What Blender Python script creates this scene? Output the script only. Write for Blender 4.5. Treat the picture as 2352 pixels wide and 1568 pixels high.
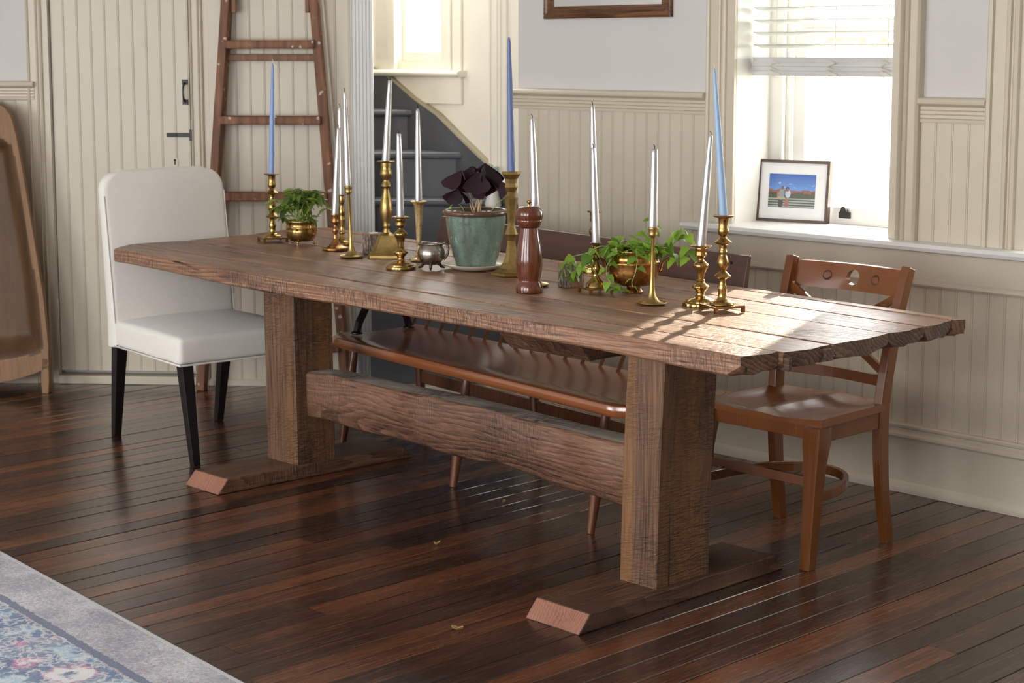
import bpy, bmesh, math, random
from mathutils import Vector, Matrix
random.seed(7)
for _o in list(bpy.data.objects): bpy.data.objects.remove(_o)
SC = bpy.context.scene
COL = SC.collection
R_ = math.radians

# ---------------------------------------------------------------- camera
cam_d = bpy.data.cameras.new('camera')
cam = bpy.data.objects.new('camera', cam_d); COL.objects.link(cam)
cam.location = (0, 0, 1.54)
cam.rotation_euler = (R_(90 - 7.4773), 0, R_(45.97))
cam_d.sensor_width = 36.0
cam_d.lens = 4000.0 / 2352.0 * 36.0
cam_d.shift_y = -0.0612
cam_d.clip_start = 0.05
cam_d.dof.use_dof = True
cam_d.dof.focus_distance = 5.2
cam_d.dof.aperture_fstop = 6.3
SC.camera = cam

# ---------------------------------------------------------------- sky, sun, exposure
SKY = 5.5
w = bpy.data.worlds.new('sky'); SC.world = w; w.use_nodes = True
bg = w.node_tree.nodes['Background']
bg.inputs[0].default_value = (0.97, 0.98, 1.0, 1)
bg.inputs[1].default_value = SKY
sun_d = bpy.data.lights.new('sun', 'SUN'); sun_d.energy = 12.0; sun_d.angle = R_(1.0)
sun_d.color = (1.0, 0.88, 0.70)
sun = bpy.data.objects.new('sun', sun_d); COL.objects.link(sun)
SUN_DIR = Vector((0.39 * math.cos(R_(18.7)), -0.92 * math.cos(R_(18.7)), -math.sin(R_(18.7))))
sun.rotation_euler = SUN_DIR.to_track_quat('-Z', 'Y').to_euler()
sun.location = (-5, 9, 5)
SC.view_settings.view_transform = 'Standard'
SC.view_settings.look = 'None'
SC.view_settings.gamma = 1.0
SC.view_settings.use_curve_mapping = False
SC.view_settings.exposure = 1.02
SC.cycles.use_denoising = True
SC.cycles.max_bounces = 6
SC.cycles.diffuse_bounces = 4
SC.cycles.glossy_bounces = 4
SC.cycles.use_adaptive_sampling = True
SC.cycles.adaptive_threshold = 0.08
SC.cycles.transparent_max_bounces = 12
SC.cycles.caustics_reflective = False
SC.cycles.caustics_refractive = False
SC.cycles.sample_clamp_indirect = 8.0

def portal(x, y, z, sx, sz, direction):
    d = bpy.data.lights.new('window_portal', 'AREA'); d.shape = 'RECTANGLE'; d.size = sx; d.size_y = sz
    d.cycles.is_portal = True
    o = bpy.data.objects.new('window_portal', d); COL.objects.link(o)
    o.location = (x, y, z); o.rotation_euler = Vector(direction).to_track_quat('-Z', 'Z').to_euler()
# daylight enters through these openings
portal(-3.78, 5.63, 1.58, 0.72, 1.45, (0, -1, 0))
portal(-2.55, 5.63, 1.58, 0.72, 1.45, (0, -1, 0))
portal(-6.335, 5.63, 2.25, 0.36, 1.55, (0, -1, 0))
portal(-6.42, 5.36, 3.40, 1.7, 0.42, (0, 0, -1))  # unseen ceiling gap, added to brighten the stairs
FILLWIN = ((-6.6, -4.9), (-4.1, -2.4), (-1.6, 0.1))  # unseen windows behind the camera, enlarged and added to for fill light
for _a, _b in FILLWIN: portal((_a + _b) / 2, -1.52, 1.5, _b - _a, 2.1, (0, 1, 0))

# ---------------------------------------------------------------- mesh helpers
def box(bm, x0, x1, y0, y1, z0, z1):
    v = [bm.verts.new((x, y, z)) for z in (z0, z1) for (x, y) in ((x0, y0), (x1, y0), (x1, y1), (x0, y1))]
    for f in ((3, 2, 1, 0), (4, 5, 6, 7), (0, 1, 5, 4), (1, 2, 6, 5), (2, 3, 7, 6), (3, 0, 4, 7)):
        bm.faces.new([v[i] for i in f])
    return v

def loft(bm, rings, cap0=True, cap1=True, closed=True):
    vs = [[bm.verts.new(p) for p in r] for r in rings]
    n = len(vs[0])
    for a, b in zip(vs, vs[1:]):
        for i in range(n if closed else n - 1):
            j = (i + 1) % n
            bm.faces.new((a[i], a[j], b[j], b[i]))
    if cap0: bm.faces.new(list(reversed(vs[0])))
    if cap1: bm.faces.new(vs[-1])
    return vs

def prism(bm, pts, a, b, axis='z'):
    def m(p, t):
        if axis == 'z': return (p[0], p[1], t)
        if axis == 'x': return (t, p[0], p[1])
        return (p[0], t, p[1])
    return loft(bm, [[m(p, a) for p in pts], [m(p, b) for p in pts]])

def lathe(bm, prof, seg=28, cx=0, cy=0, z0=0, rfun=None, cap=True, phase=0.0):
    rings = []
    for r, z in prof:
        ring = []
        for i in range(seg):
            a = 2 * math.pi * i / seg + phase
            rr = max(r, 0.0003) * (rfun(a, z) if rfun else 1)
            ring.append((cx + rr * math.cos(a), cy + rr * math.sin(a), z0 + z))
        rings.append(ring)
    return loft(bm, rings, cap, cap)

def tube(bm, pts, r, seg=8, cap=True):
    pts = [Vector(p) for p in pts]
    n = len(pts)
    rs = r if isinstance(r, (list, tuple)) else [r] * n
    rings = []
    prev = None
    for i, p in enumerate(pts):
        t = (pts[min(i + 1, n - 1)] - pts[max(i - 1, 0)]).normalized()
        if prev is None:
            u = t.orthogonal().normalized()
        else:
            u = (prev - t * prev.dot(t))
            u = u.normalized() if u.length > 1e-6 else t.orthogonal().normalized()
        prev = u
        v = t.cross(u)
        rings.append([p + (u * math.cos(2 * math.pi * k / seg) + v * math.sin(2 * math.pi * k / seg)) * rs[i] for k in range(seg)])
    return loft(bm, rings, cap, cap)

def bar(bm, pts, w, h, up=(0, 0, 1)):
    """rectangular bar swept along pts; w sideways, h along up"""
    pts = [Vector(p) for p in pts]; n = len(pts); up = Vector(up)
    ws = w if isinstance(w, (list, tuple)) else [w] * n
    hs = h if isinstance(h, (list, tuple)) else [h] * n
    rings = []
    for i, p in enumerate(pts):
        t = (pts[min(i + 1, n - 1)] - pts[max(i - 1, 0)]).normalized()
        s = t.cross(up).normalized(); u = s.cross(t).normalized()
        a, b = s * ws[i] / 2, u * hs[i] / 2
        rings.append([p - a - b, p + a - b, p + a + b, p - a + b])
    return loft(bm, rings)

def spline(pts, n=6):
    pts = [Vector(p) for p in pts]; out = []
    for i in range(len(pts) - 1):
        p0, p1, p2, p3 = pts[max(i - 1, 0)], pts[i], pts[i + 1], pts[min(i + 2, len(pts) - 1)]
        for k in range(n):
            t = k / n
            out.append(0.5 * ((2 * p1) + (p2 - p0) * t + (2 * p0 - 5 * p1 + 4 * p2 - p3) * t * t + (3 * p1 - p0 - 3 * p2 + p3) * t ** 3))
    out.append(pts[-1])
    return out

def obj(name, bm, mat, parent=None, smooth=None, bevel=0, bseg=2, loc=None, rz=0, bang=30):
    bmesh.ops.recalc_face_normals(bm, faces=bm.faces)
    if bevel:
        es = [e for e in bm.edges if len(e.link_faces) == 2 and e.calc_face_angle(0) > R_(bang)]
        bmesh.ops.bevel(bm, geom=es, offset=bevel, segments=bseg, affect='EDGES', profile=0.5)
    me = bpy.data.meshes.new(name)
    bm.to_mesh(me); bm.free()
    if smooth:
        me.polygons.foreach_set('use_smooth', [True] * len(me.polygons))
        me.set_sharp_from_angle(angle=R_(smooth))
    me.materials.append(mat)
    o = bpy.data.objects.new(name, me); COL.objects.link(o)
    if parent is not None: o.parent = parent
    if loc is not None: o.location = loc
    if rz: o.rotation_euler = (0, 0, rz)
    return o

def clone(src, parent=None, loc=None, rot=None, scale=None):
    o = src.copy(); COL.objects.link(o)
    o.parent = parent if parent is not None else src.parent
    if loc is not None: o.location = loc
    if rot is not None: o.rotation_euler = rot
    if scale is not None: o.scale = scale
    return o

def tag(o, label, cat, group=None):
    o['label'] = label; o['category'] = cat
    if group: o['group'] = group
    return o

def thing(name, label, cat, loc=(0, 0, 0), rz=0, group=None):
    o = bpy.data.objects.new(name, None); COL.objects.link(o)
    o.empty_display_size = 0.05
    o.location = loc; o.rotation_euler = (0, 0, rz)
    return tag(o, label, cat, group)

def structure(o, label=None):
    o['kind'] = 'structure'
    if label: o['label'] = label
    return o

def NB(): return bmesh.new()

# ---------------------------------------------------------------- material helpers
class NT:
    def __init__(s, name):
        s.m = bpy.data.materials.new(name); s.m.use_nodes = True
        s.t = s.m.node_tree; s.t.nodes.clear()
        s.out = s.t.nodes.new('ShaderNodeOutputMaterial')
    def n(s, typ, outp=0, props=None, **ins):
        nd = s.t.nodes.new('ShaderNode' + typ)
        for k, v in (props or {}).items(): setattr(nd, k, v)
        for k, v in ins.items():
            key = int(k[1:]) if (k[0] == '_' and k[1:].isdigit()) else k.replace('_', ' ')
            sk = nd.inputs[key]
            if isinstance(v, bpy.types.NodeSocket): s.t.links.new(v, sk)
            else: sk.default_value = v
        return nd.outputs[outp]
    def coords(s, kind='Object'):
        nd = s.t.nodes.new('ShaderNodeTexCoord'); return nd.outputs[kind]
    def rnd(s):
        return s.t.nodes.new('ShaderNodeObjectInfo').outputs['Random']
    def mapv(s, v, scale=(1, 1, 1), loc=(0, 0, 0), rot=(0, 0, 0)):
        return s.n('Mapping', Vector=v, Scale=scale, Location=loc, Rotation=rot)
    def noise(s, v, scale, detail=4, rough=0.55, dist=0.0, outp=0):
        return s.n('TexNoise', outp, Vector=v, Scale=scale, Detail=detail, Roughness=rough, Distortion=dist)
    def ramp(s, f, stops):
        nd = s.t.nodes.new('ShaderNodeValToRGB')
        s.t.links.new(f, nd.inputs[0])
        e = nd.color_ramp.elements
        while len(e) < len(stops): e.new(0.5)
        for el, (p, c) in zip(e, stops):
            el.position = p; el.color = (c[0], c[1], c[2], 1) if not isinstance(c, (int, float)) else (c, c, c, 1)
        return nd.outputs[0]
    def math(s, op, a, b=0.0, c=None):
        ins = {'_0': a, '_1': b}
        if c is not None: ins['_2'] = c
        return s.n('Math', 0, {'operation': op}, **ins)
    def mix(s, f, a, b, mode='MIX'):
        nd = s.t.nodes.new('ShaderNodeMix'); nd.data_type = 'RGBA'; nd.blend_type = mode
        for sk, v in ((nd.inputs[0], f), (nd.inputs[6], a), (nd.inputs[7], b)):
            if isinstance(v, bpy.types.NodeSocket): s.t.links.new(v, sk)
            elif isinstance(v, (int, float)): sk.default_value = v
            else: sk.default_value = (v[0], v[1], v[2], 1)
        return nd.outputs[2]
    def bump(s, h, strength=0.3, dist=0.01):
        return s.n('Bump', Height=h, Strength=strength, Distance=dist)
    def pbr(s, color, rough=0.5, metal=0.0, normal=None, **kw):
        nd = s.t.nodes.new('ShaderNodeBsdfPrincipled')
        def st(k, v):
            sk = nd.inputs[k]
            if isinstance(v, bpy.types.NodeSocket): s.t.links.new(v, sk)
            elif k == 'Base Color' or k.endswith('Tint') and not isinstance(v, float): sk.default_value = (v[0], v[1], v[2], 1)
            else: sk.default_value = v
        st('Base Color', color); st('Roughness', rough); st('Metallic', metal)
        if normal is not None: st('Normal', normal)
        for k, v in kw.items(): st(k.replace('_', ' '), v)
        return nd.outputs[0]
    def done(s, sh):
        s.t.links.new(sh, s.out.inputs[0]); return s.m

def paint(name, col, rough=0.45, var=0.05, grime=None):
    n = NT(name); c = n.coords()
    f = n.noise(c, 3.0, 5)
    c1 = n.mix(f, [x * (1 - var) for x in col], [min(1, x * (1 + var)) for x in col])
    if grime:
        g = n.noise(c, 14.0, 6, 0.7)
        g = n.ramp(g, [(0.60, 0.0), (0.78, 0.5)])
        c1 = n.mix(g, c1, grime)
    fine = n.noise(c, 90.0, 3)
    return n.done(n.pbr(c1, rough, normal=n.bump(fine, 0.06, 0.004)))

def wood(name, dark, mid, light, axis='x', rough=0.45, ring=7.0, vary=0.25, saw=0.0, bumpy=0.25, knots=0.0, cracks=0.0, coat=0.0, blot=0.35, grain=0.30, spec=0.5, streaky=0.55, tint=None, tamt=0.0, sawrot=0.0, warpk=0.10):
    """weathered or finished timber: growth rings and streaks along one axis, each object shifted to its own piece of log"""
    n = NT(name); c = n.coords()
    r = n.rnd()
    off = n.n('CombineXYZ', X=n.math('MULTIPLY', r, 3.7), Y=n.math('MULTIPLY', r, 1.9), Z=n.math('MULTIPLY', r, 1.1))
    v = n.n('VectorMath', 0, {'operation': 'ADD'}, _0=c, _1=off)
    st = {'x': (0.12, 1, 1), 'y': (1, 0.12, 1), 'z': (1, 1, 0.12)}[axis]
    st2 = {'x': (0.03, 1, 1), 'y': (1, 0.03, 1), 'z': (1, 1, 0.03)}[axis]
    vs = n.mapv(v, st); vf = n.mapv(v, st2)
    warp = n.noise(vs, 7.0, 2, 0.5, outp=1)
    wv = n.n('VectorMath', 0, {'operation': 'MULTIPLY_ADD'}, _0=warp, _1=(warpk, warpk, warpk), _2=vs)
    rings = n.n('TexWave', 1, {'wave_type': 'RINGS', 'wave_profile': 'SAW', 'rings_direction': {'x': 'X', 'y': 'Y', 'z': 'Z'}[axis]}, Vector=wv, Scale=ring, Distortion=1.5, Detail=2.0, Detail_Scale=1.5)
    streak = n.noise(vf, 170.0, 4, 0.6)
    blotch = n.noise(vs, 8.0, 4, 0.6)
    f = n.math('ADD', n.math('MULTIPLY', rings, grain), n.math('MULTIPLY', streak, streaky))
    f = n.math('ADD', f, 0.5 - streaky * 0.5 - grain * 0.5)
    f = n.math('ADD', f, n.math('MULTIPLY', n.math('SUBTRACT', blotch, 0.5), blot * 1.6))
    f = n.math('ADD', f, n.math('MULTIPLY', n.math('SUBTRACT', r, 0.5), vary))
    col = n.ramp(f, [(0.20, dark), (0.48, mid), (0.80, light)])
    h = n.math('ADD', n.math('MULTIPLY', streak, 0.6), n.math('MULTIPLY', rings, 0.25 * min(1.0, grain / 0.15)))
    if tint:
        tm = n.ramp(n.noise(n.mapv(v, st2, (5, 5, 5)), 14.0, 3, 0.5), [(0.50, 0.0), (0.62, 1.0)])
        col = n.mix(n.math('MULTIPLY', tm, tamt), col, tint)
    if saw:
        sd = {'x': (34, 6, 6), 'y': (6, 34, 6), 'z': (6, 6, 34)}[axis]
        sv = n.mapv(n.mapv(v, (1, 1, 1), (0, 0, 0), (0.0, sawrot if axis != 'x' else 0.0, sawrot if axis == 'x' else 0.0)), sd)
        sw = n.noise(sv, 5.0, 2, 0.5)
        msk = n.ramp(n.noise(v, 3.5, 3), [(0.38, 0.0), (0.60, 1.0)])
        s2 = n.math('MULTIPLY', n.ramp(sw, [(0.46, 0.0), (0.60, 1.0)]), msk)
        col = n.mix(n.math('MULTIPLY', s2, saw), col, [x * 0.45 for x in dark])
        h = n.math('SUBTRACT', h, n.math('MULTIPLY', s2, 0.5))
    if cracks:
        ck = n.noise(n.mapv(v, {'x': (0.35, 7, 7), 'y': (7, 0.35, 7), 'z': (7, 7, 0.35)}[axis]), 5.0, 3, 0.6)
        ck = n.ramp(ck, [(0.655, 0.0), (0.70, 1.0)])
        col = n.mix(n.math('MULTIPLY', ck, cracks), col, (0.012, 0.008, 0.006))
        h = n.math('SUBTRACT', h, ck)
    if knots:
        kn = n.n('TexVoronoi', 0, Vector=n.mapv(v, {'x': (2.0, 4.6, 4.6), 'y': (4.6, 2.0, 4.6), 'z': (4.6, 4.6, 2.0)}[axis]), Scale=1.0)
        ring_ = n.ramp(kn, [(0.055, 1.0), (0.075, 0.15), (0.10, 0.55), (0.125, 0.0)])
        col = n.mix(n.math('MULTIPLY', ring_, knots), col, [x * 0.45 for x in dark])
    rv = 0.22 * min(1.0, streaky / 0.5)
    rr = n.math('ADD', n.math('MULTIPLY', streak, rv), rough - rv * 0.5)
    kw = {'Specular_IOR_Level': spec}
    if coat: kw.update(Coat_Weight=coat, Coat_Roughness=0.16)
    return n.done(n.pbr(col, rr, normal=n.bump(h, bumpy, 0.006), **kw))

def metal(name, col, rough=0.22, tarnish=(0.08, 0.045, 0.015), amt=0.45):
    n = NT(name); c = n.coords()
    f = n.ramp(n.noise(c, 22.0, 5, 0.65), [(0.42, 0.0), (0.75, 1.0)])
    cc = n.mix(n.math('MULTIPLY', f, amt), col, tarnish)
    rr = n.math('ADD', n.math('MULTIPLY', f, 0.25), rough)
    return n.done(n.pbr(cc, rr, 1.0, normal=n.bump(n.noise(c, 60.0, 3), 0.05, 0.003)))

def plain(name, col, rough=0.5, metal_=0.0, **kw):
    n = NT(name)
    c = n.noise(n.coords(), 9.0, 4)
    cc = n.mix(c, [x * 0.9 for x in col], [min(1, x * 1.1) for x in col])
    return n.done(n.pbr(cc, rough, metal_, **kw))

def leafmat(name, dark, light, trans=0.5, rough=0.4):
    n = NT(name); c = n.coords(); r = n.rnd()
    f = n.math('ADD', n.math('MULTIPLY', n.noise(c, 40.0, 3), 0.5), n.math('MULTIPLY', r, 0.6))
    col = n.ramp(f, [(0.2, dark), (0.85, light)])
    a = n.pbr(col, rough)
    tcol = n.mix(1.0, col, (1.0, 1.0, 0.45), 'MULTIPLY')
    b = n.n('BsdfTranslucent', Color=n.mix(0.5, tcol, light))
    nd = n.t.nodes.new('ShaderNodeMixShader'); nd.inputs[0].default_value = trans
    n.t.links.new(a, nd.inputs[1]); n.t.links.new(b, nd.inputs[2])
    return n.done(nd.outputs[0])

MAT = {}
MAT['cream'] = paint('cream_paint', (0.625, 0.555, 0.435), 0.38, 0.03, (0.50, 0.44, 0.33))
MAT['stair_cream'] = paint('stair_cream_paint', (0.83, 0.775, 0.655), 0.45, 0.03)
MAT['plaster'] = paint('pale_grey_plaster', (0.640, 0.620, 0.590), 0.75, 0.02)
MAT['sillwhite'] = paint('white_sill_paint', (0.74, 0.725, 0.69), 0.30, 0.02)
MAT['ceiling'] = paint('ceiling_white', (0.75, 0.74, 0.71), 0.8, 0.02)
MAT['charcoal'] = paint('charcoal_stair_paint', (0.085, 0.088, 0.096), 0.38, 0.12, (0.17, 0.16, 0.15))
MAT['gap'] = plain('dark_gap', (0.02, 0.015, 0.012), 0.9)
MAT['blackiron'] = plain('black_iron', (0.012, 0.011, 0.011), 0.45)
MAT['table'] = wood('reclaimed_table_top', (0.050, 0.024, 0.013), (0.245, 0.116, 0.060), (0.46, 0.262, 0.145), 'x', 0.34, 26, 0.30, saw=0.6, bumpy=0.5, cracks=1.0, knots=0.8, grain=0.24, spec=0.9, streaky=0.85, sawrot=0.35)
MAT['tableend'] = wood('reclaimed_end_grain', (0.030, 0.016, 0.010), (0.125, 0.066, 0.038), (0.27, 0.155, 0.09), 'x', 0.55, 22, 0.5, bumpy=0.6, cracks=0.9, grain=0.34, blot=0.6)
MAT['beam'] = wood('reclaimed_beam', (0.040, 0.019, 0.011), (0.165, 0.080, 0.046), (0.29, 0.160, 0.096), 'x', 0.50, 15, 0.1, saw=0.25, bumpy=0.5, cracks=0.7, knots=0.95, grain=0.26, blot=0.40, streaky=0.75, warpk=0.26)
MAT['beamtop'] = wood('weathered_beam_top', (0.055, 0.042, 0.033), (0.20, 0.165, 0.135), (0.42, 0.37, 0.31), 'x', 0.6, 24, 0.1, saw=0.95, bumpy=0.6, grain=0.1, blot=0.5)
MAT['post'] = wood('reclaimed_post', (0.036, 0.018, 0.010), (0.135, 0.068, 0.036), (0.26, 0.140, 0.072), 'z', 0.55, 18, 0.1, saw=0.5, bumpy=0.7, cracks=0.9, grain=0.20, blot=0.42, streaky=0.85, tint=(0.235, 0.100, 0.028), tamt=0.55, sawrot=0.25, warpk=0.2)
MAT['foot'] = wood('reclaimed_foot', (0.028, 0.013, 0.008), (0.105, 0.050, 0.027), (0.22, 0.118, 0.066), 'y', 0.42, 18, 0.15, saw=0.35, bumpy=0.5, cracks=0.7, grain=0.24, streaky=0.85, blot=0.45, warpk=0.2)
MAT['footend'] = wood('foot_end_grain', (0.18, 0.072, 0.042), (0.29, 0.125, 0.075), (0.36, 0.175, 0.11), 'y', 0.6, 30, 0.1, bumpy=0.3, grain=0.3)
MAT['floor'] = wood('dark_floor_plank', (0.014, 0.0065, 0.0045), (0.042, 0.0165, 0.0092), (0.185, 0.060, 0.020), 'y', 0.26, 22, 0.46, bumpy=0.08, blot=0.46, cracks=0.2, grain=0.20, spec=0.8, coat=0.22)
MAT['bench'] = wood('bench_wood', (0.130, 0.040, 0.015), (0.29, 0.096, 0.036), (0.42, 0.165, 0.066), 'x', 0.19, 10, 0.1, bumpy=0.05, blot=0.5, grain=0.06, spec=1.0, streaky=0.35, coat=0.4)
MAT['benchleg'] = wood('bench_leg_wood', (0.050, 0.017, 0.008), (0.130, 0.042, 0.016), (0.20, 0.074, 0.028), 'z', 0.30, 10, 0.1, bumpy=0.05, grain=0.08)
MAT['crest'] = wood('bench_crest_wood', (0.040, 0.015, 0.011), (0.085, 0.032, 0.022), (0.14, 0.058, 0.040), 'x', 0.36, 10, 0.1, bumpy=0.05, grain=0.06, streaky=0.4, spec=0.8)
MAT['cherry'] = wood('cherry_chair_wood', (0.120, 0.037, 0.0085), (0.168, 0.054, 0.0125), (0.21, 0.074, 0.019), 'z', 0.26, 10, 0.03, bumpy=0.015, blot=0.14, grain=0.02, streaky=0.16)
MAT['cherryseat'] = wood('cherry_seat_wood', (0.150, 0.047, 0.013), (0.200, 0.067, 0.020), (0.245, 0.091, 0.031), 'x', 0.25, 10, 0.03, bumpy=0.015, blot=0.14, grain=0.02, streaky=0.16)
MAT['ladder'] = wood('ladder_wood', (0.075, 0.028, 0.012), (0.185, 0.075, 0.032), (0.27, 0.13, 0.065), 'z', 0.55, 6, 0.2, bumpy=0.2)
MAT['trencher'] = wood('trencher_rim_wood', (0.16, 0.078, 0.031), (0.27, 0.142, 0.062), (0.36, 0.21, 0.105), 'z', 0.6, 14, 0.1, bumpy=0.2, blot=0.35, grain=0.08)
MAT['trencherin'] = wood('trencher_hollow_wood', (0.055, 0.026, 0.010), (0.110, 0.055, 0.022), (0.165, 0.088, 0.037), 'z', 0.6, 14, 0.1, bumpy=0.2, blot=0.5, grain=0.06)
MAT['mill'] = wood('mill_wood', (0.040, 0.009, 0.004), (0.125, 0.032, 0.012), (0.21, 0.064, 0.022), 'z', 0.16, 20, 0.0, bumpy=0.02, coat=0.6, grain=0.12, streaky=0.7)
MAT['mirrorframe'] = wood('mirror_frame_wood', (0.03, 0.012, 0.005), (0.13, 0.052, 0.018), (0.24, 0.11, 0.04), 'x', 0.28, 6, 0.0, bumpy=0.1)
MAT['walnut'] = wood('walnut_frame', (0.020, 0.008, 0.004), (0.060, 0.024, 0.012), (0.10, 0.045, 0.022), 'x', 0.4, 6, 0.0, bumpy=0.1)
MAT['brass'] = metal('aged_brass', (0.47, 0.30, 0.105), 0.16, (0.10, 0.052, 0.018), 0.8)
MAT['brassdull'] = metal('dull_brass', (0.45, 0.315, 0.115), 0.30, (0.13, 0.082, 0.028), 0.7)
MAT['brasspale'] = metal('pale_brass', (0.70, 0.55, 0.28), 0.22, (0.30, 0.20, 0.09), 0.5)
MAT['copper'] = metal('bronzed_copper', (0.48, 0.235, 0.075), 0.20, (0.06, 0.027, 0.010), 0.85)
MAT['silver'] = metal('tarnished_silver', (0.48, 0.44, 0.38), 0.20, (0.07, 0.045, 0.028), 0.85)
MAT['silverdark'] = metal('dark_silver', (0.18, 0.15, 0.13), 0.3, (0.03, 0.022, 0.018), 0.7)
MAT['candlesilver'] = plain('silver_candle_wax', (0.58, 0.565, 0.56), 0.28, 0.7)
MAT['candleblue'] = plain('blue_candle_wax', (0.25, 0.35, 0.60), 0.42, Subsurface_Weight=0.15, Subsurface_Radius=(0.005, 0.005, 0.006))
MAT['candlelilac'] = plain('indigo_candle_wax', (0.145, 0.185, 0.39), 0.42, Subsurface_Weight=0.15, Subsurface_Radius=(0.005, 0.005, 0.006))
MAT['candlepale'] = plain('pale_blue_candle_wax', (0.34, 0.50, 0.70), 0.38, Subsurface_Weight=0.2, Subsurface_Radius=(0.006, 0.006, 0.007))
MAT['candlegreen'] = plain('sage_candle_wax', (0.33, 0.50, 0.44), 0.45)
MAT['wick'] = plain('wick', (0.01, 0.01, 0.01), 0.9)
MAT['wickwhite'] = plain('white_wick', (0.75, 0.70, 0.62), 0.9)
MAT['fabric'] = None
MAT['soil'] = plain('soil', (0.035, 0.02, 0.012), 0.95)
MAT['leafdark'] = leafmat('glossy_leaf', (0.030, 0.080, 0.024), (0.36, 0.50, 0.095), 0.5, 0.30)
MAT['leafivy'] = leafmat('ivy_leaf', (0.07, 0.19, 0.022), (0.38, 0.60, 0.085), 0.5, 0.38)
MAT['leafox'] = leafmat('purple_leaf', (0.010, 0.002, 0.005), (0.038, 0.005, 0.014), 0.25, 0.75)
MAT['stemgreen'] = plain('green_stem', (0.30, 0.42, 0.10), 0.5)
MAT['stempale'] = plain('pale_pink_stem', (0.58, 0.42, 0.22), 0.5)
MAT['ceramicwhite'] = plain('white_glaze', (0.72, 0.69, 0.62), 0.22)
MAT['saucer'] = plain('cream_glaze', (0.66, 0.60, 0.50), 0.25)
MAT['bark'] = None
MAT['blackleg'] = plain('black_lacquer', (0.008, 0.006, 0.006), 0.42)
MAT['arm'] = plain('black_painted_arm', (0.006, 0.006, 0.006), 0.16)
MAT['paper'] = plain('white_mount', (0.80, 0.80, 0.80), 0.7)
MAT['blind'] = plain('white_blind', (0.62, 0.62, 0.60), 0.4)
MAT['cord'] = plain('cream_cord', (0.72, 0.66, 0.54), 0.8)
MAT['red'] = plain('dark_red_glaze', (0.10, 0.012, 0.012), 0.35)

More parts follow.
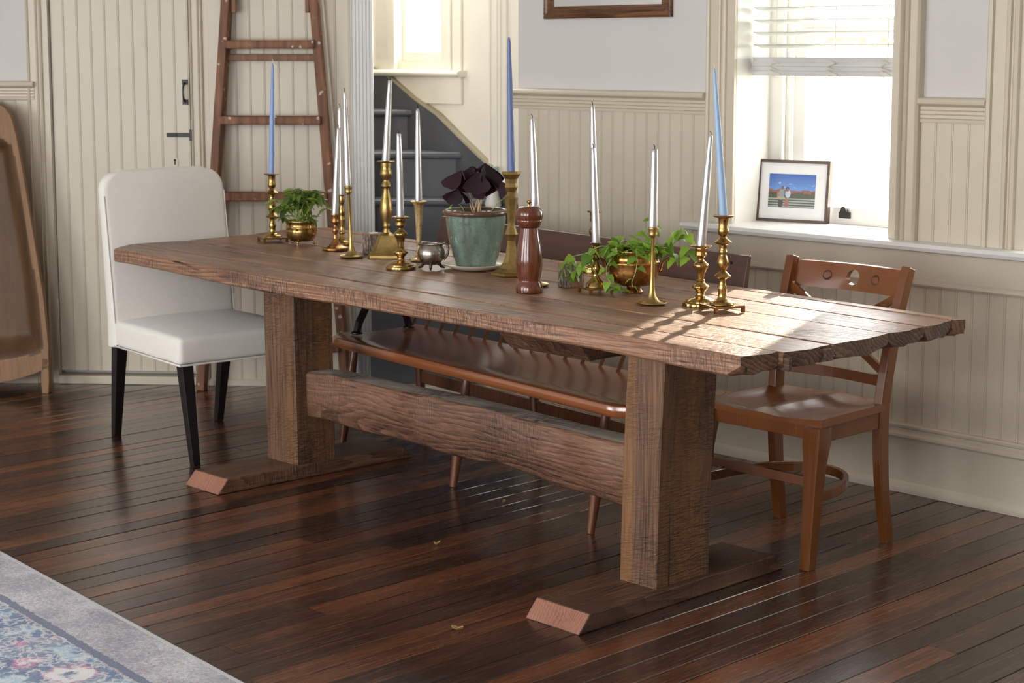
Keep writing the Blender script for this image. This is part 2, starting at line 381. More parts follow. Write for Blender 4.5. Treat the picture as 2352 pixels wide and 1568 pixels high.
def _special():
    # glazed green pot
    n = NT('green_glaze'); c = n.coords()
    v = n.mapv(c, (1, 1, 0.35))
    f = n.noise(v, 11.0, 5, 0.6)
    sp = n.noise(c, 160.0, 2)
    col = n.ramp(f, [(0.28, (0.105, 0.075, 0.060)), (0.43, (0.10, 0.135, 0.105)), (0.56, (0.155, 0.225, 0.175)), (0.8, (0.25, 0.335, 0.27))])
    col = n.mix(n.math('MULTIPLY', n.ramp(sp, [(0.5, 0.0), (0.7, 1.0)]), 0.35), col, (0.06, 0.06, 0.05))
    MAT['greenpot'] = n.done(n.pbr(col, 0.10, Coat_Weight=0.5, Coat_Roughness=0.05))
    n = NT('brown_glaze'); c = n.coords()
    col = n.mix(n.noise(c, 30.0, 4), (0.05, 0.022, 0.012), (0.19, 0.115, 0.075))
    MAT['brownglaze'] = n.done(n.pbr(col, 0.12))
    # bark
    n = NT('tree_bark'); c = n.coords()
    vv = n.mapv(c, (1, 1, 0.3))
    f = n.noise(n.mapv(c, (1, 1, 0.28)), 120.0, 5, 0.7)
    big = n.ramp(n.noise(c, 19.0, 3), [(0.54, 0.0), (0.60, 1.0)])
    col = n.ramp(f, [(0.34, (0.035, 0.024, 0.017)), (0.5, (0.20, 0.145, 0.105)), (0.66, (0.46, 0.39, 0.33))])
    col = n.mix(n.math('MULTIPLY', big, 0.8), col, n.mix(f, (0.22, 0.065, 0.022), (0.52, 0.21, 0.09)))
    MAT['bark'] = n.done(n.pbr(col, 0.85, normal=n.bump(f, 0.8, 0.01)))
    n = NT('cut_log'); c = n.coords()
    rg = n.n('TexWave', 1, {'wave_type': 'RINGS', 'rings_direction': 'Z'}, Vector=c, Scale=45.0, Distortion=2.0)
    MAT['cutlog'] = n.done(n.pbr(n.ramp(rg, [(0.0, (0.24, 0.10, 0.045)), (1.0, (0.45, 0.25, 0.14))]), 0.8))
    # white slipcover
    n = NT('white_slipcover'); c = n.coords()
    wv = n.noise(c, 420.0, 2)
    wr = n.noise(n.mapv(c, (1, 1, 1)), 7.0, 3)
    MAT['fabric'] = n.done(n.pbr((0.80, 0.765, 0.70), 0.9, normal=n.bump(n.math('ADD', n.math('MULTIPLY', wv, 0.25), wr), 0.35, 0.012), Sheen_Weight=0.2))
    # mirror
    n = NT('mirror_glass'); MAT['mirror'] = n.done(n.pbr((0.88, 0.9, 0.9), 0.02, 1.0, normal=None))
    # window glass: clear, with a film of dust that catches the light
    n = NT('dusty_window_glass'); c = n.coords()
    d = n.ramp(n.noise(c, 9.0, 6, 0.7), [(0.35, 0.10), (0.75, 0.24)])
    tr = n.n('BsdfTransparent', Color=(1, 1, 1, 1))
    tl = n.n('BsdfTranslucent', Color=(0.92, 0.94, 0.92, 1))
    gl = n.n('BsdfGlossy', Color=(1, 1, 1, 1), Roughness=0.03)
    m1 = n.t.nodes.new('ShaderNodeMixShader'); n.t.links.new(d, m1.inputs[0]); n.t.links.new(tr, m1.inputs[1]); n.t.links.new(tl, m1.inputs[2])
    m2 = n.t.nodes.new('ShaderNodeMixShader'); m2.inputs[0].default_value = 0.05; n.t.links.new(m1.outputs[0], m2.inputs[1]); n.t.links.new(gl, m2.inputs[2])
    MAT['glass'] = n.done(m2.outputs[0])
    # rug: grey flecked outer border, navy line, worn floral field; x runs along the edge, y is the distance from it
    n = NT('worn_floral_rug'); c = n.coords()
    sx = n.n('SeparateXYZ', 0, Vector=c); sy = n.n('SeparateXYZ', 1, Vector=c)
    rag = n.noise(c, 60.0, 3)
    yy = n.math('ADD', sy, n.math('MULTIPLY', n.math('SUBTRACT', rag, 0.5), 0.02))
    wear = n.noise(c, 5.0, 5, 0.7); fleck = n.noise(c, 85.0, 4, 0.75); fl2 = n.noise(n.mapv(c, (1, 1, 1), (3, 7, 1)), 70.0, 3, 0.7)
    grey = n.ramp(n.math('ADD', n.math('MULTIPLY', wear, 0.55), n.math('MULTIPLY', fleck, 0.5)), [(0.36, (0.10, 0.10, 0.12)), (0.5, (0.26, 0.26, 0.29)), (0.64, (0.52, 0.51, 0.52))])
    grey = n.mix(n.math('MULTIPLY', n.ramp(fl2, [(0.58, 0.0), (0.66, 1.0)]), 0.6), grey, (0.42, 0.10, 0.20))
    fl3 = n.noise(n.mapv(c, (1, 1, 1), (13, 2, 1)), 55.0, 3, 0.7)
    grey = n.mix(n.math('MULTIPLY', n.ramp(fl3, [(0.62, 0.0), (0.68, 1.0)]), 0.7), grey, (0.55, 0.36, 0.10))
    navy = n.mix(fleck, (0.012, 0.022, 0.075), (0.035, 0.075, 0.16))
    # flowers
    vo = n.t.nodes.new('ShaderNodeTexVoronoi'); vo.inputs['Scale'].default_value = 6.2; vo.inputs['Randomness'].default_value = 0.55
    wc = n.n('VectorMath', 0, {'operation': 'MULTIPLY_ADD'}, _0=n.noise(c, 22.0, 2, outp=1), _1=(0.05, 0.05, 0.0), _2=c)
    fx = n.n('SeparateXYZ', 0, Vector=wc); fy = n.n('SeparateXYZ', 1, Vector=wc)
    n.t.links.new(n.n('CombineXYZ', X=fx, Y=fy, Z=0.0), vo.inputs['Vector'])
    dist = n.math('ADD', vo.outputs['Distance'], n.math('MULTIPLY', n.math('SUBTRACT', n.noise(c, 34.0, 3), 0.5), 0.35))
    flower = n.ramp(dist, [(0.10, (0.05, 0.10, 0.22)), (0.16, (0.60, 0.58, 0.56)), (0.30, (0.62, 0.60, 0.57)), (0.35, (0.45, 0.10, 0.22)), (0.42, (0.03, 0.06, 0.17)), (0.62, (0.05, 0.13, 0.24)), (0.72, (0.30, 0.42, 0.50))])
    vine = n.ramp(n.noise(wc, 26.0, 3, 0.6), [(0.44, 0.0), (0.49, 1.0), (0.53, 1.0), (0.58, 0.0)])
    flower = n.mix(n.math('MULTIPLY', vine, 0.7), flower, (0.55, 0.54, 0.52))
    flower = n.mix(n.math('MULTIPLY', n.ramp(wear, [(0.5, 0.0), (0.75, 1.0)]), 0.5), flower, (0.45, 0.46, 0.48))
    def band(a, b):
        return n.math('MULTIPLY', n.math('GREATER_THAN', yy, a), n.math('LESS_THAN', yy, b))
    col = n.mix(n.math('GREATER_THAN', yy, 0.205), grey, flower)
    col = n.mix(band(0.165, 0.205), col, grey)
    col = n.mix(n.math('MULTIPLY', band(0.172, 0.198), 0.9), col, navy)
    col = n.mix(n.math('MULTIPLY', band(0.485, 0.515), 0.9), col, navy)
    col = n.mix(n.math('GREATER_THAN', yy, 0.53), col, n.mix(0.5, grey, flower))
    col = n.mix(n.math('LESS_THAN', sy, 0.012), col, (0.42, 0.42, 0.43))
    MAT['rug'] = n.done(n.pbr(col, 0.95, normal=n.bump(n.noise(c, 260.0, 2), 0.5, 0.004), Sheen_Weight=0.3))
    # photo print in the frame: x 0..1 across, z 0..1 up (flat print)
    n = NT('holiday_photo_print'); c = n.coords('Generated')
    px = n.n('SeparateXYZ', 0, Vector=c); pz = n.n('SeparateXYZ', 2, Vector=c)
    sky = n.ramp(pz, [(0.5, (0.10, 0.26, 0.62)), (1.0, (0.02, 0.075, 0.36))])
    cl = n.ramp(n.noise(n.mapv(c, (7, 7, 14)), 1.0, 3), [(0.62, 0.0), (0.72, 1.0)])
    sky = n.mix(n.math('MULTIPLY', cl, n.math('LESS_THAN', pz, 0.78)), sky, (0.7, 0.75, 0.8))
    hl = n.noise(n.mapv(c, (6, 6, 0.2)), 1.0, 3)
    hills = n.math('LESS_THAN', pz, n.math('ADD', 0.42, n.math('MULTIPLY', hl, 0.22)))
    col = n.mix(hills, sky, (0.26, 0.075, 0.045))
    bush = n.math('LESS_THAN', pz, n.math('ADD', 0.30, n.math('MULTIPLY', n.noise(n.mapv(c, (14, 14, 0.2)), 1.0, 3), 0.3)))
    col = n.mix(bush, col, n.mix(n.noise(c, 30.0, 3), (0.012, 0.02, 0.006), (0.09, 0.10, 0.035)))
    rail = n.n('TexWave', 1, {'bands_direction': 'Z'}, Vector=n.mapv(c, (0.02, 0.02, 1.0)), Scale=4.2)
    fence = n.math('MULTIPLY', n.math('LESS_THAN', pz, 0.29), n.math('GREATER_THAN', rail, 0.55))
    col = n.mix(fence, col, (0.33, 0.37, 0.36))
    def blob(cx, cz, rx, rz):
        a = n.math('POWER', n.math('DIVIDE', n.math('SUBTRACT', px, cx), rx), 2.0)
        b = n.math('POWER', n.math('DIVIDE', n.math('SUBTRACT', pz, cz), rz), 2.0)
        return n.math('LESS_THAN', n.math('ADD', a, b), 1.0)
    for cx, cz, rx, rz, cc in ((0.27, 0.13, 0.05, 0.16, (0.05, 0.02, 0.012)), (0.40, 0.14, 0.045, 0.15, (0.30, 0.12, 0.07)), (0.28, 0.29, 0.075, 0.06, (0.35, 0.30, 0.22)), (0.29, 0.43, 0.06, 0.13, (0.22, 0.25, 0.24)), (0.42, 0.41, 0.055, 0.12, (0.45, 0.52, 0.60)), (0.21, 0.36, 0.02, 0.10, (0.45, 0.20, 0.12)), (0.295, 0.59, 0.025, 0.055, (0.10, 0.045, 0.03)), (0.405, 0.55, 0.035, 0.07, (0.012, 0.008, 0.006)), (0.41, 0.54, 0.018, 0.04, (0.35, 0.15, 0.09))):
        col = n.mix(blob(cx, cz, rx, rz), col, cc)
    MAT['photo'] = n.done(n.pbr(col, 0.35))
_special()
# ================================================================ THE SETTING
PHI = R_(45.97)                       # heading of the camera's right-hand direction
YW = 5.16                             # room face of the window wall
ZC = 2.62                             # ceiling height

# ---------------------------------------------------------------- floor of narrow planks
bm = NB(); box(bm, -8.2, 2.1, -1.5, 5.66, -0.06, -0.022)
floor = structure(obj('floor', bm, MAT['gap']), 'dark varnished floor of narrow old boards running towards the window wall')
PW = 0.0855
def plank_mesh(w, y0, y1):
    c = 0.0016
    bm = NB()
    g = 0.0011
    pr = [(g, -0.02), (w - g, -0.02), (w - g, -c), (w - g - c, 0), (g + c, 0), (g, -c)]
    loft(bm, [[(x, y0, z) for x, z in pr], [(x, y1, z) for x, z in pr]])
    return bm
rnd = random.Random(11)
x = -8.0; i = 0
while x < 2.0:
    wv = PW * rnd.choice((0.92, 1.0, 1.0, 1.07))
    if x < -1.2:
        j = rnd.uniform(0.6, 4.7)
        cuts = [-1.4, j, 5.50]
        if rnd.random() < 0.35: cuts = [-1.4, j, min(5.2, j + rnd.uniform(0.7, 1.6)), 5.50]
    else:
        cuts = [-1.4, 5.16]
    for a, b in zip(cuts, cuts[1:]):
        obj('plank', plank_mesh(wv, a + 0.0006, b - 0.0006), MAT['floor'], floor, loc=(x, 0, rnd.uniform(-0.0012, 0.0006)))
    x += wv; i += 1

# ---------------------------------------------------------------- ceiling and the walls out of view
bm = NB(); prism(bm, [(-8.2, -1.5), (2.1, -1.5), (2.1, 5.62), (-5.60, 5.62), (-5.60, 5.15), (-7.25, 5.15), (-7.25, 5.62), (-8.2, 5.66)], ZC, ZC + 0.1)  # gap over the stairwell left open to the sky, added to brighten it
structure(obj('ceiling', bm, MAT['ceiling']), 'plain white ceiling')
bm = NB(); box(bm, -7.95, -7.72, -1.5, 3.62, 0, ZC)
structure(obj('wall_left', bm, MAT['plaster']), 'pale grey plaster wall at the far left')
bm = NB(); box(bm, 2.0, 2.1, -1.5, 5.62, 0, ZC)
structure(obj('wall_east', bm, MAT['plaster']), 'pale grey wall at the end of the room')
bm = NB()
xs = [-7.95] + [v for ab in FILLWIN for v in ab] + [2.1]
for a, b in zip(xs[0::2], xs[1::2]): box(bm, a, b, -1.5, -1.38, 0, ZC)
for a, b in FILLWIN:
    box(bm, a, b, -1.5, -1.38, 0, 0.45); box(bm, a, b, -1.5, -1.38, 2.55, ZC)
structure(obj('wall_front', bm, MAT['plaster']), 'pale grey wall behind the viewer with unseen windows enlarged for fill light')
bm = NB(); box(bm, -8.2, -8.1, 3.4, 5.66, 0, ZC)
structure(obj('wall_stair_end', bm, MAT['stair_cream']), 'cream end wall of the stairwell')

# ---------------------------------------------------------------- the window wall
W1 = (-4.13, -3.43); W2 = (-2.90, -2.20)
bm = NB()
YO = 5.62
for a, b in ((-5.30, W1[0] - 0.05), (W1[1] + 0.04, W2[0] - 0.04), (W2[1] + 0.04, 2.0)): box(bm, a, b, YW + 0.001, YO, 0, ZC)
for a, b in (W1, W2):
    box(bm, a - 0.05, b + 0.04, YW + 0.001, YO, 0, 0.86); box(bm, a - 0.05, b + 0.04, YW + 0.001, YO, 2.28, ZC)
wallR = structure(obj('wall_right', bm, MAT['plaster']), 'window wall, grey plaster above cream beadboard wainscot')
# splayed plaster reveals of both windows
for a, b in (W1, W2):
    bm = NB()
    prism(bm, [(a - 0.052, YW + 0.002), (a, YW + 0.002), (a - 0.030, 5.42), (a - 0.052, 5.42)], 0.888, 2.28)
    prism(bm, [(b, YW + 0.002), (b + 0.042, YW + 0.002), (b + 0.042, 5.42), (b + 0.022, 5.42)], 0.888, 2.28)
    obj('reveal', bm, MAT['sillwhite'], wallR)

PITCH = 0.0612
def bead_pts(w):
    return [(0, 0), (0, -0.0100), (0.0022, -0.0120), (w - 0.0080, -0.0120), (w - 0.0068, -0.0102), (w - 0.0064, -0.0102), (w - 0.0052, -0.0122), (w - 0.0022, -0.0122), (w - 0.0004, -0.0100), (w - 0.0004, 0)]
def beadboards(parent, x0, x1, y, z0, z1, pitch, mat):
    n = max(1, round((x1 - x0) / pitch)); p = (x1 - x0) / n
    bm = NB(); prism(bm, bead_pts(p), 0, z1 - z0)
    first = obj('board', bm, mat, parent, loc=(x0, y, z0))
    for k in range(1, n): clone(first, parent, (x0 + k * p, y, z0))
beadboards(wallR, -5.285, -4.262, YW, 0.24, 1.30, PITCH, MAT['cream'])
beadboards(wallR, -4.262, -1.0, YW, 0.24, 0.742, PITCH, MAT['cream'])
beadboards(wallR, -3.318, -3.062, YW, 0.888, 1.30, 0.064, MAT['cream'])

def molding(name, pts, x0, x1, y, mat, parent=None, smooth=35):
    """profile of (depth towards the room, height) run along x"""
    bm = NB(); prism(bm, [(y - d, z) for d, z in pts], x0, x1, 'x')
    return obj(name, bm, mat, parent, smooth=smooth)
RAIL = [(0, 1.296), (0.017, 1.296), (0.019, 1.300), (0.019, 1.307), (0.015, 1.309), (0.019, 1.312), (0.019, 1.321), (0.015, 1.323), (0.019, 1.326), (0.019, 1.335), (0.015, 1.337), (0.019, 1.340), (0.019, 1.349), (0.015, 1.352), (0.030, 1.355), (0.038, 1.361), (0.040, 1.368), (0.037, 1.375), (0.030, 1.380), (0, 1.382)]
BASE = [(0, 0), (0.030, 0), (0.032, 0.012), (0.030, 0.028), (0.024, 0.036), (0.019, 0.040), (0.019, 0.190), (0.028, 0.193), (0.033, 0.200), (0.033, 0.208), (0.028, 0.214), (0.020, 0.218), (0.020, 0.228), (0.027, 0.232), (0.028, 0.240), (0.024, 0.246), (0, 0.248)]
structure(molding('trim_1', RAIL, -5.32, -4.262, YW, MAT['cream']), 'reeded cream chair rail under the mirror')
structure(molding('trim_2', RAIL, -3.318, -3.060, YW, MAT['cream']), 'short reeded chair rail between the two windows')
structure(molding('baseboard_right', BASE, -5.30, 2.0, YW, MAT['cream']), 'tall cream baseboard of the window wall with two beads')
APRON = [(0, 0.734), (0.024, 0.734), (0.028, 0.741), (0.026, 0.750), (0.020, 0.756), (0.016, 0.758), (0.016, 0.862), (0, 0.862)]
structure(molding('trim_3', APRON, -4.300, -0.9, YW, MAT['cream']), 'flat cream apron board under the window sill')
# sill board with rounded nose, cut around the wall pieces
bm = NB()
prism(bm, [(5.10, 0.858), (YW, 0.858), (YW, 0.890), (5.10, 0.890), (5.088, 0.886), (5.082, 0.874), (5.088, 0.862)], -4.335, -0.9, 'x')
for a, b in (W1, W2): box(bm, a - 0.05, b + 0.04, YW, 5.47, 0.860, 0.890)
structure(obj('trim_4', bm, MAT['sillwhite'], smooth=40), 'deep white window sill running along the wall')

def casing(name, x0, x1, y, z0, z1, mat, label, flip=False, k=1.0):
    P = [(0, 0), (0, 20), (.05, 25), (.11, 22), (.13, 15), (.40, 15), (.42, 20), (.46, 23), (.51, 20), (.53, 14), (.58, 14), (.60, 21), (.65, 26), (.71, 22), (.73, 13), (1, 13), (1, 0)]
    W = x1 - x0
    pts = [((x0 + (1 - u if flip else u) * W), y - d * 0.001 * k) for u, d in P]
    bm = NB(); prism(bm, pts, z0, z1)
    return structure(obj(name, bm, mat, smooth=25), label)
casing('trim_5', -4.262, -4.130, YW, 0.890, ZC, MAT['cream'], 'fluted casing on the left of the window with the blind')
casing('trim_6', -3.432, -3.318, YW, 0.890, ZC, MAT['cream'], 'fluted casing on the right of the window with the blind', flip=True, k=1.5)
casing('trim_7', -3.062, -2.900, YW, 0.890, ZC, MAT['cream'], 'fluted casing at the right edge of the picture', k=1.5)

# ---------------------------------------------------------------- the windows
def window(name, a, b, y, z0, z1, label, mat, mid):
    e = bpy.data.objects.new(name, None); COL.objects.link(e); structure(e, label)
    bm = NB()
    for u, v in ((a - 0.045, a + 0.035), (b - 0.035, b + 0.03)): box(bm, u, v, y - 0.02, y + 0.10, z0, z1)
    for u, v in ((a + 0.035, a + 0.055), (b - 0.055, b - 0.035)): box(bm, u, v, y + 0.0, y + 0.018, z0, z1)
    box(bm, a - 0.03, b + 0.03, y - 0.02, y + 0.10, z1 - 0.04, z1)
    obj('window_frame', bm, mat, e, bevel=0.003)
    def sash(yy, s0, s1, w):
        bm = NB()
        box(bm, a + 0.056, a + 0.056 + w, yy, yy + 0.035, s0, s1); box(bm, b - 0.056 - w, b - 0.056, yy, yy + 0.035, s0, s1)
        box(bm, a + 0.056 + w, b - 0.056 - w, yy, yy + 0.035, s0, s0 + 0.062); box(bm, a + 0.056 + w, b - 0.056 - w, yy, yy + 0.035, s1 - 0.035, s1)
        s = obj('sash', bm, mat, e, bevel=0.002)
        bm = NB(); box(bm, a + 0.056 + w, b - 0.056 - w, yy + 0.016, yy + 0.019, s0 + 0.06, s1 - 0.033)
        obj('pane', bm, MAT['glass'], s)
        return s
    sash(y + 0.02, z0, mid, 0.055); sash(y + 0.062, mid - 0.035, z1 - 0.04, 0.055)
    return e
win1 = window('window_1', -4.13, -3.43, 5.42, 0.890, 2.28, 'sash window behind the white blind, bright and dusty', MAT['sillwhite'], 1.62)
window('window_2', -2.90, -2.20, 5.42, 0.890, 2.28, 'second sash window further right along the wall', MAT['sillwhite'], 1.62)
for k, (a, b) in enumerate(FILLWIN):
    e = bpy.data.objects.new('window_%d' % (4 + k), None); COL.objects.link(e); structure(e, 'unseen window behind the viewer, made tall for fill light')
    bm = NB()
    for u, v in ((a, a + 0.06), (b - 0.06, b), ((a + b) / 2 - 0.025, (a + b) / 2 + 0.025)): box(bm, u, v, -1.46, -1.40, 0.45, 2.55)
    for u, v in ((0.45, 0.53), (1.50, 1.55), (2.47, 2.55)): box(bm, a + 0.06, b - 0.06, -1.455, -1.405, u, v)
    obj('window_frame', bm, MAT['sillwhite'], e)
# iron sash lift on the lower sash
bm = NB(); box(bm, -3.846, -3.797, 5.430, 5.4385, 0.913, 0.937)
prism(bm, [(-3.838, 0.937), (-3.806, 0.937), (-3.812, 0.950), (-3.820, 0.958), (-3.830, 0.957)], 5.424, 5.4385, 'y')
obj('sash_lock', bm, MAT['blackiron'], win1, bevel=0.001)

# ---------------------------------------------------------------- diagonal wall with the plank door
D0 = Vector((-7.225, 4.051, 0)); DA = math.atan2(0.643, 0.71)
bm = NB()
box(bm, -0.62, 0.0, 0.001, 0.10, 0, ZC); box(bm, 0.648, 1.40, 0.001, 0.10, 0, ZC); box(bm, 0.0, 0.648, 0.001, 0.10, 2.15, ZC); box(bm, 0.0, 0.648, 0.070, 0.10, 0.0, 2.15)  # last box: unseen panel behind the door, added to block stairwell light
wallB = structure(obj('wall_back', bm, MAT['plaster'], loc=D0, rz=DA), 'diagonal wall with a plank door and cream beadboard')
beadboards(wallB, -0.60, -0.098, 0.0, 0.22, 1.312, 0.062, MAT['cream'])
beadboards(wallB, 0.735, 1.385, 0.0, 0.03, ZC - 0.01, 0.0655, MAT['cream'])
def wl(o, label):
    o.location = D0; o.rotation_euler = (0, 0, DA); return structure(o, label)
RAIL2 = [(d, z + 0.018) for d, z in RAIL]
wl(molding('trim_8', RAIL2, -0.60, -0.072, 0, MAT['cream']), 'reeded chair rail left of the plank door')
wl(molding('baseboard_left', BASE, -0.60, -0.098, 0, MAT['cream']), 'cream baseboard left of the plank door')
wl(molding('baseboard_back', [(0, 0), (0.024, 0), (0.024, 0.022), (0.018, 0.030), (0, 0.030)], 0.648, 1.385, 0, MAT['cream']), 'low cream shoe under the beadboard behind the ladder')
o = casing('trim_9', -0.102, -0.002, 0, 0.0, ZC, MAT['cream'], 'fluted casing on the hinge side of the plank door'); o.location = D0; o.rotation_euler = (0, 0, DA)
o = casing('trim_10', 0.652, 0.735, 0, 0.0, ZC, MAT['cream'], 'fluted casing between the plank door and the ladder'); o.location = D0; o.rotation_euler = (0, 0, DA)
bm = NB(); box(bm, 0.735, 0.80, -0.018, 0.0, 0.03, ZC); 
wl(obj('trim_11', bm, MAT['cream'], bevel=0.003), 'narrow flat strip beside the door casing')
# threshold
bm = NB(); box(bm, -0.001, 0.649, -0.03, 0.068, 0.0, 0.038)
wl(obj('trim_12', bm, MAT['cream'], bevel=0.004), 'worn cream threshold under the plank door')
# door
door = bpy.data.objects.new('door_1', None); COL.objects.link(door); wl(door, 'cream plank door with black iron latch')
bm = NB(); box(bm, 0.0005, 0.6475, 0.024, 0.045, 0.056, 2.14)
obj('door_gap_backing', bm, MAT['gap'], door)  # dark sheet behind the boards, its colour standing for shade in the gaps
bm = NB(); prism(bm, bead_pts(0.0638), 0, 2.08)
b0 = obj('board', bm, MAT['cream'], door, loc=(0.003, 0.022, 0.058))
for k in range(1, 10): clone(b0, door, (0.003 + k * 0.0638, 0.022, 0.058))
# pull handle
bm = NB(); box(bm, 0.608, 0.634, 0.002, 0.010, 1.385, 1.407); box(bm, 0.608, 0.634, 0.002, 0.010, 1.294, 1.316)
bar(bm, spline([(0.621, 0.004, 1.392), (0.621, -0.022, 1.378), (0.621, -0.028, 1.35), (0.621, -0.022, 1.322), (0.621, 0.004, 1.308)], 4), 0.010, 0.008, (1, 0, 0))
obj('door_pull', bm, MAT['blackiron'], door, bevel=0.001)
# slide bolt
bm = NB(); box(bm, 0.533, 0.642, -0.003, 0.010, 1.147, 1.165); box(bm, 0.54, 0.58, -0.007, 0.010, 1.151, 1.161)
bt = obj('latch_bolt', bm, MAT['blackiron'], door, bevel=0.0015)
bm = NB(); box(bm, 0.644, 0.656, -0.026, -0.008, 1.130, 1.182)
obj('latch_keeper', bm, MAT['blackiron'], bt)
# keyhole
bm = NB(); lathe(bm, [(0.006, 0), (0.006, 0.002)], 12); 
kp = [(0.566 + 0.016 * math.cos(a), 1.030 + 0.026 * math.sin(a)) for a in [2 * math.pi * k / 20 for k in range(20)]]
bm.free(); bm = NB(); prism(bm, kp, 0.0072, 0.010, 'y')
esc = obj('escutcheon', bm, MAT['cream'], door)
bm = NB(); prism(bm, [(0.566 + 0.0055 * math.cos(2 * math.pi * k / 12), 1.040 + 0.0055 * math.sin(2 * math.pi * k / 12)) for k in range(12)], 0.0058, 0.0073, 'y')
prism(bm, [(0.5635, 1.036), (0.5685, 1.036), (0.5695, 1.020), (0.5625, 1.020)], 0.0058, 0.0073, 'y')
obj('keyhole', bm, MAT['gap'], esc)
# hinge
for z in (0.31, 1.85):
    bm = NB(); lathe(bm, [(0.0055, 0), (0.0065, 0.004), (0.0065, 0.076), (0.0055, 0.08)], 12, -0.003, 0.004, z)
    obj('hinge', bm, MAT['cream'], door, smooth=40)

# fluted corner board at the foot of the stair, turned towards the windows; its extra whiteness is painted-in light
bm = NB()
pts = []
N = 7
for k in range(N):
    u0 = 0.0 + k * (0.112 / N); u1 = u0 + 0.112 / N
    pts += [(0.0, u0 + 0.0008), (0.006, u0 + 0.003), (0.006, u1 - 0.003), (0.0, u1 - 0.0008)]
pts = [(-0.03, 0.0)] + pts + [(-0.03, 0.112)]
ca, sa = math.cos(R_(-32)), math.sin(R_(-32))
prism(bm, [(-6.203 + a * ca - b * sa, 4.972 + a * sa + b * ca) for a, b in pts], 0.0, ZC)
structure(obj('trim_13', bm, paint('lit_post_paint', (0.84, 0.84, 0.83), 0.3, 0.02), smooth=25), 'fluted corner post at the opening to the stairs, whitened to look lit')

# ---------------------------------------------------------------- stairwell
YS = 5.52
SW = (-6.50, -6.17)
bm = NB()
box(bm, -8.2, SW[0], YS, YO, 0, 3.4); box(bm, SW[1], -5.30, YS, YO, 0, 3.4)
box(bm, SW[0], SW[1], YS, YO, 0, 1.488); box(bm, SW[0], SW[1], YS, YO, 3.0, 3.4)
wallS = structure(obj('wall_stair', bm, MAT['stair_cream']), 'sunny cream wall above the stairs with a small window')
win3 = bpy.data.objects.new('window_3', None); COL.objects.link(win3); structure(win3, 'small bright window above the stairs')
bm = NB()
for a, b, d in ((-6.72, -6.66, 0.022), (-6.66, -6.56, 0.012), (-6.56, -6.502, 0.026), (-6.168, -6.10, 0.026), (-6.10, -6.038, 0.014)): box(bm, a, b, YS - d, YS, 1.445, 3.1)
box(bm, -6.502, -6.168, YS - 0.02, YS, 3.0, 3.1)
obj('casing', bm, MAT['stair_cream'], win3, bevel=0.003)
bm = NB()
for a, b in ((-6.50, -6.475), (-6.195, -6.17)): box(bm, a, b, 5.545, 5.58, 1.488, 3.0)
for a, b in ((1.488, 1.53), (2.24, 2.27), (2.97, 3.0)): box(bm, -6.475, -6.195, 5.545, 5.58, a, b)
s3 = obj('sash', bm, MAT['stair_cream'], win3, bevel=0.002)
for a, b in ((1.528, 2.242), (2.268, 2.972)):
    bm = NB(); box(bm, -6.477, -6.193, 5.562, 5.565, a, b); obj('pane', bm, MAT['glass'], s3)
bm = NB(); prism(bm, [(YS, 1.415), (5.475, 1.415), (5.462, 1.422), (5.458, 1.431), (5.462, 1.440), (5.475, 1.446), (YS, 1.446)], -6.74, -6.012, 'x')
obj('window_sill', bm, MAT['stair_cream'], win3, smooth=40)
bm = NB(); box(bm, -6.62, -6.035, YS - 0.016, YS, 1.288, 1.415); obj('sill_apron', bm, MAT['stair_cream'], win3, bevel=0.003)
o = casing('trim_14', -5.845, -5.735, YS, 0.0, ZC, MAT['stair_cream'], 'cream vertical casing on the stair wall beside the grey wall')

stair = bpy.data.objects.new('staircase', None); COL.objects.link(stair)
stair.rotation_euler = (0, 0, PHI); structure(stair, 'charcoal painted winder stairs behind the table')
EX = Vector((math.cos(PHI), math.sin(PHI))); EV = Vector((-math.sin(PHI), math.cos(PHI)))
def ur(v): return (5.487 - EV[1] * v) / EX[1]
steps = [(0.0, 0.22, 7.735), (0.22, 0.43, 7.81), (0.43, 0.65, 7.885), (0.65, 0.858, 7.99), (0.858, 1.066, 8.14), (1.066, 1.256, 8.39), (1.256, 1.46, 8.75)]
for k, (za, zb, v) in enumerate(steps):
    vb = (steps[k + 1][2] + 0.05) if k + 1 < len(steps) else v + 0.4
    ul = -0.640 if v < 8 else -1.2
    bm = NB(); loft(bm, [[(ul, v + 0.026, z), (ur(v + 0.026), v + 0.026, z), (ur(vb), vb, z), (ul, vb, z)] for z in (za, zb - 0.032)])
    obj('riser', bm, MAT['charcoal'], stair)
    bm = NB()
    prof = [(0.010, -0.032), (0.003, -0.028), (0.0, -0.017), (0.003, -0.005), (0.010, 0.0)]
    rings = [[(ul, v + d, zb + h) for d, h in prof] + [(ul, vb, zb), (ul, vb, zb - 0.032)], [(ur(v + d), v + d, zb + h) for d, h in prof] + [(ur(vb), vb, zb), (ur(vb), vb, zb - 0.032)]]
    loft(bm, rings)
    obj('tread', bm, MAT['charcoal'], stair, smooth=50)
bm = NB()
curve = [(-6.95, 1.57), (-6.705, 1.47), (-6.573, 1.424), (-6.498, 1.389), (-6.357, 1.31), (-6.191, 1.236), (-6.003, 1.115), (-5.849, 1.021), (-5.805, 0.99), (-5.62, 0.84), (-5.40, 0.62), (-5.30, 0.50)]
pts = curve + [(-5.30, 0.0), (-6.95, 0.0)]
prism(bm, pts, 5.489, YS - 0.0005, 'y')
structure(obj('trim_15', bm, MAT['charcoal']), 'charcoal stair skirting with a sloping curved top')
bm = NB(); bar(bm, [(x, 5.502, z + 0.004) for x, z in curve], 0.034, 0.012, (0, 0, 1))
structure(obj('trim_16', bm, paint('olive_cap', (0.42, 0.37, 0.25), 0.5)), 'narrow tan cap along the stair skirting')
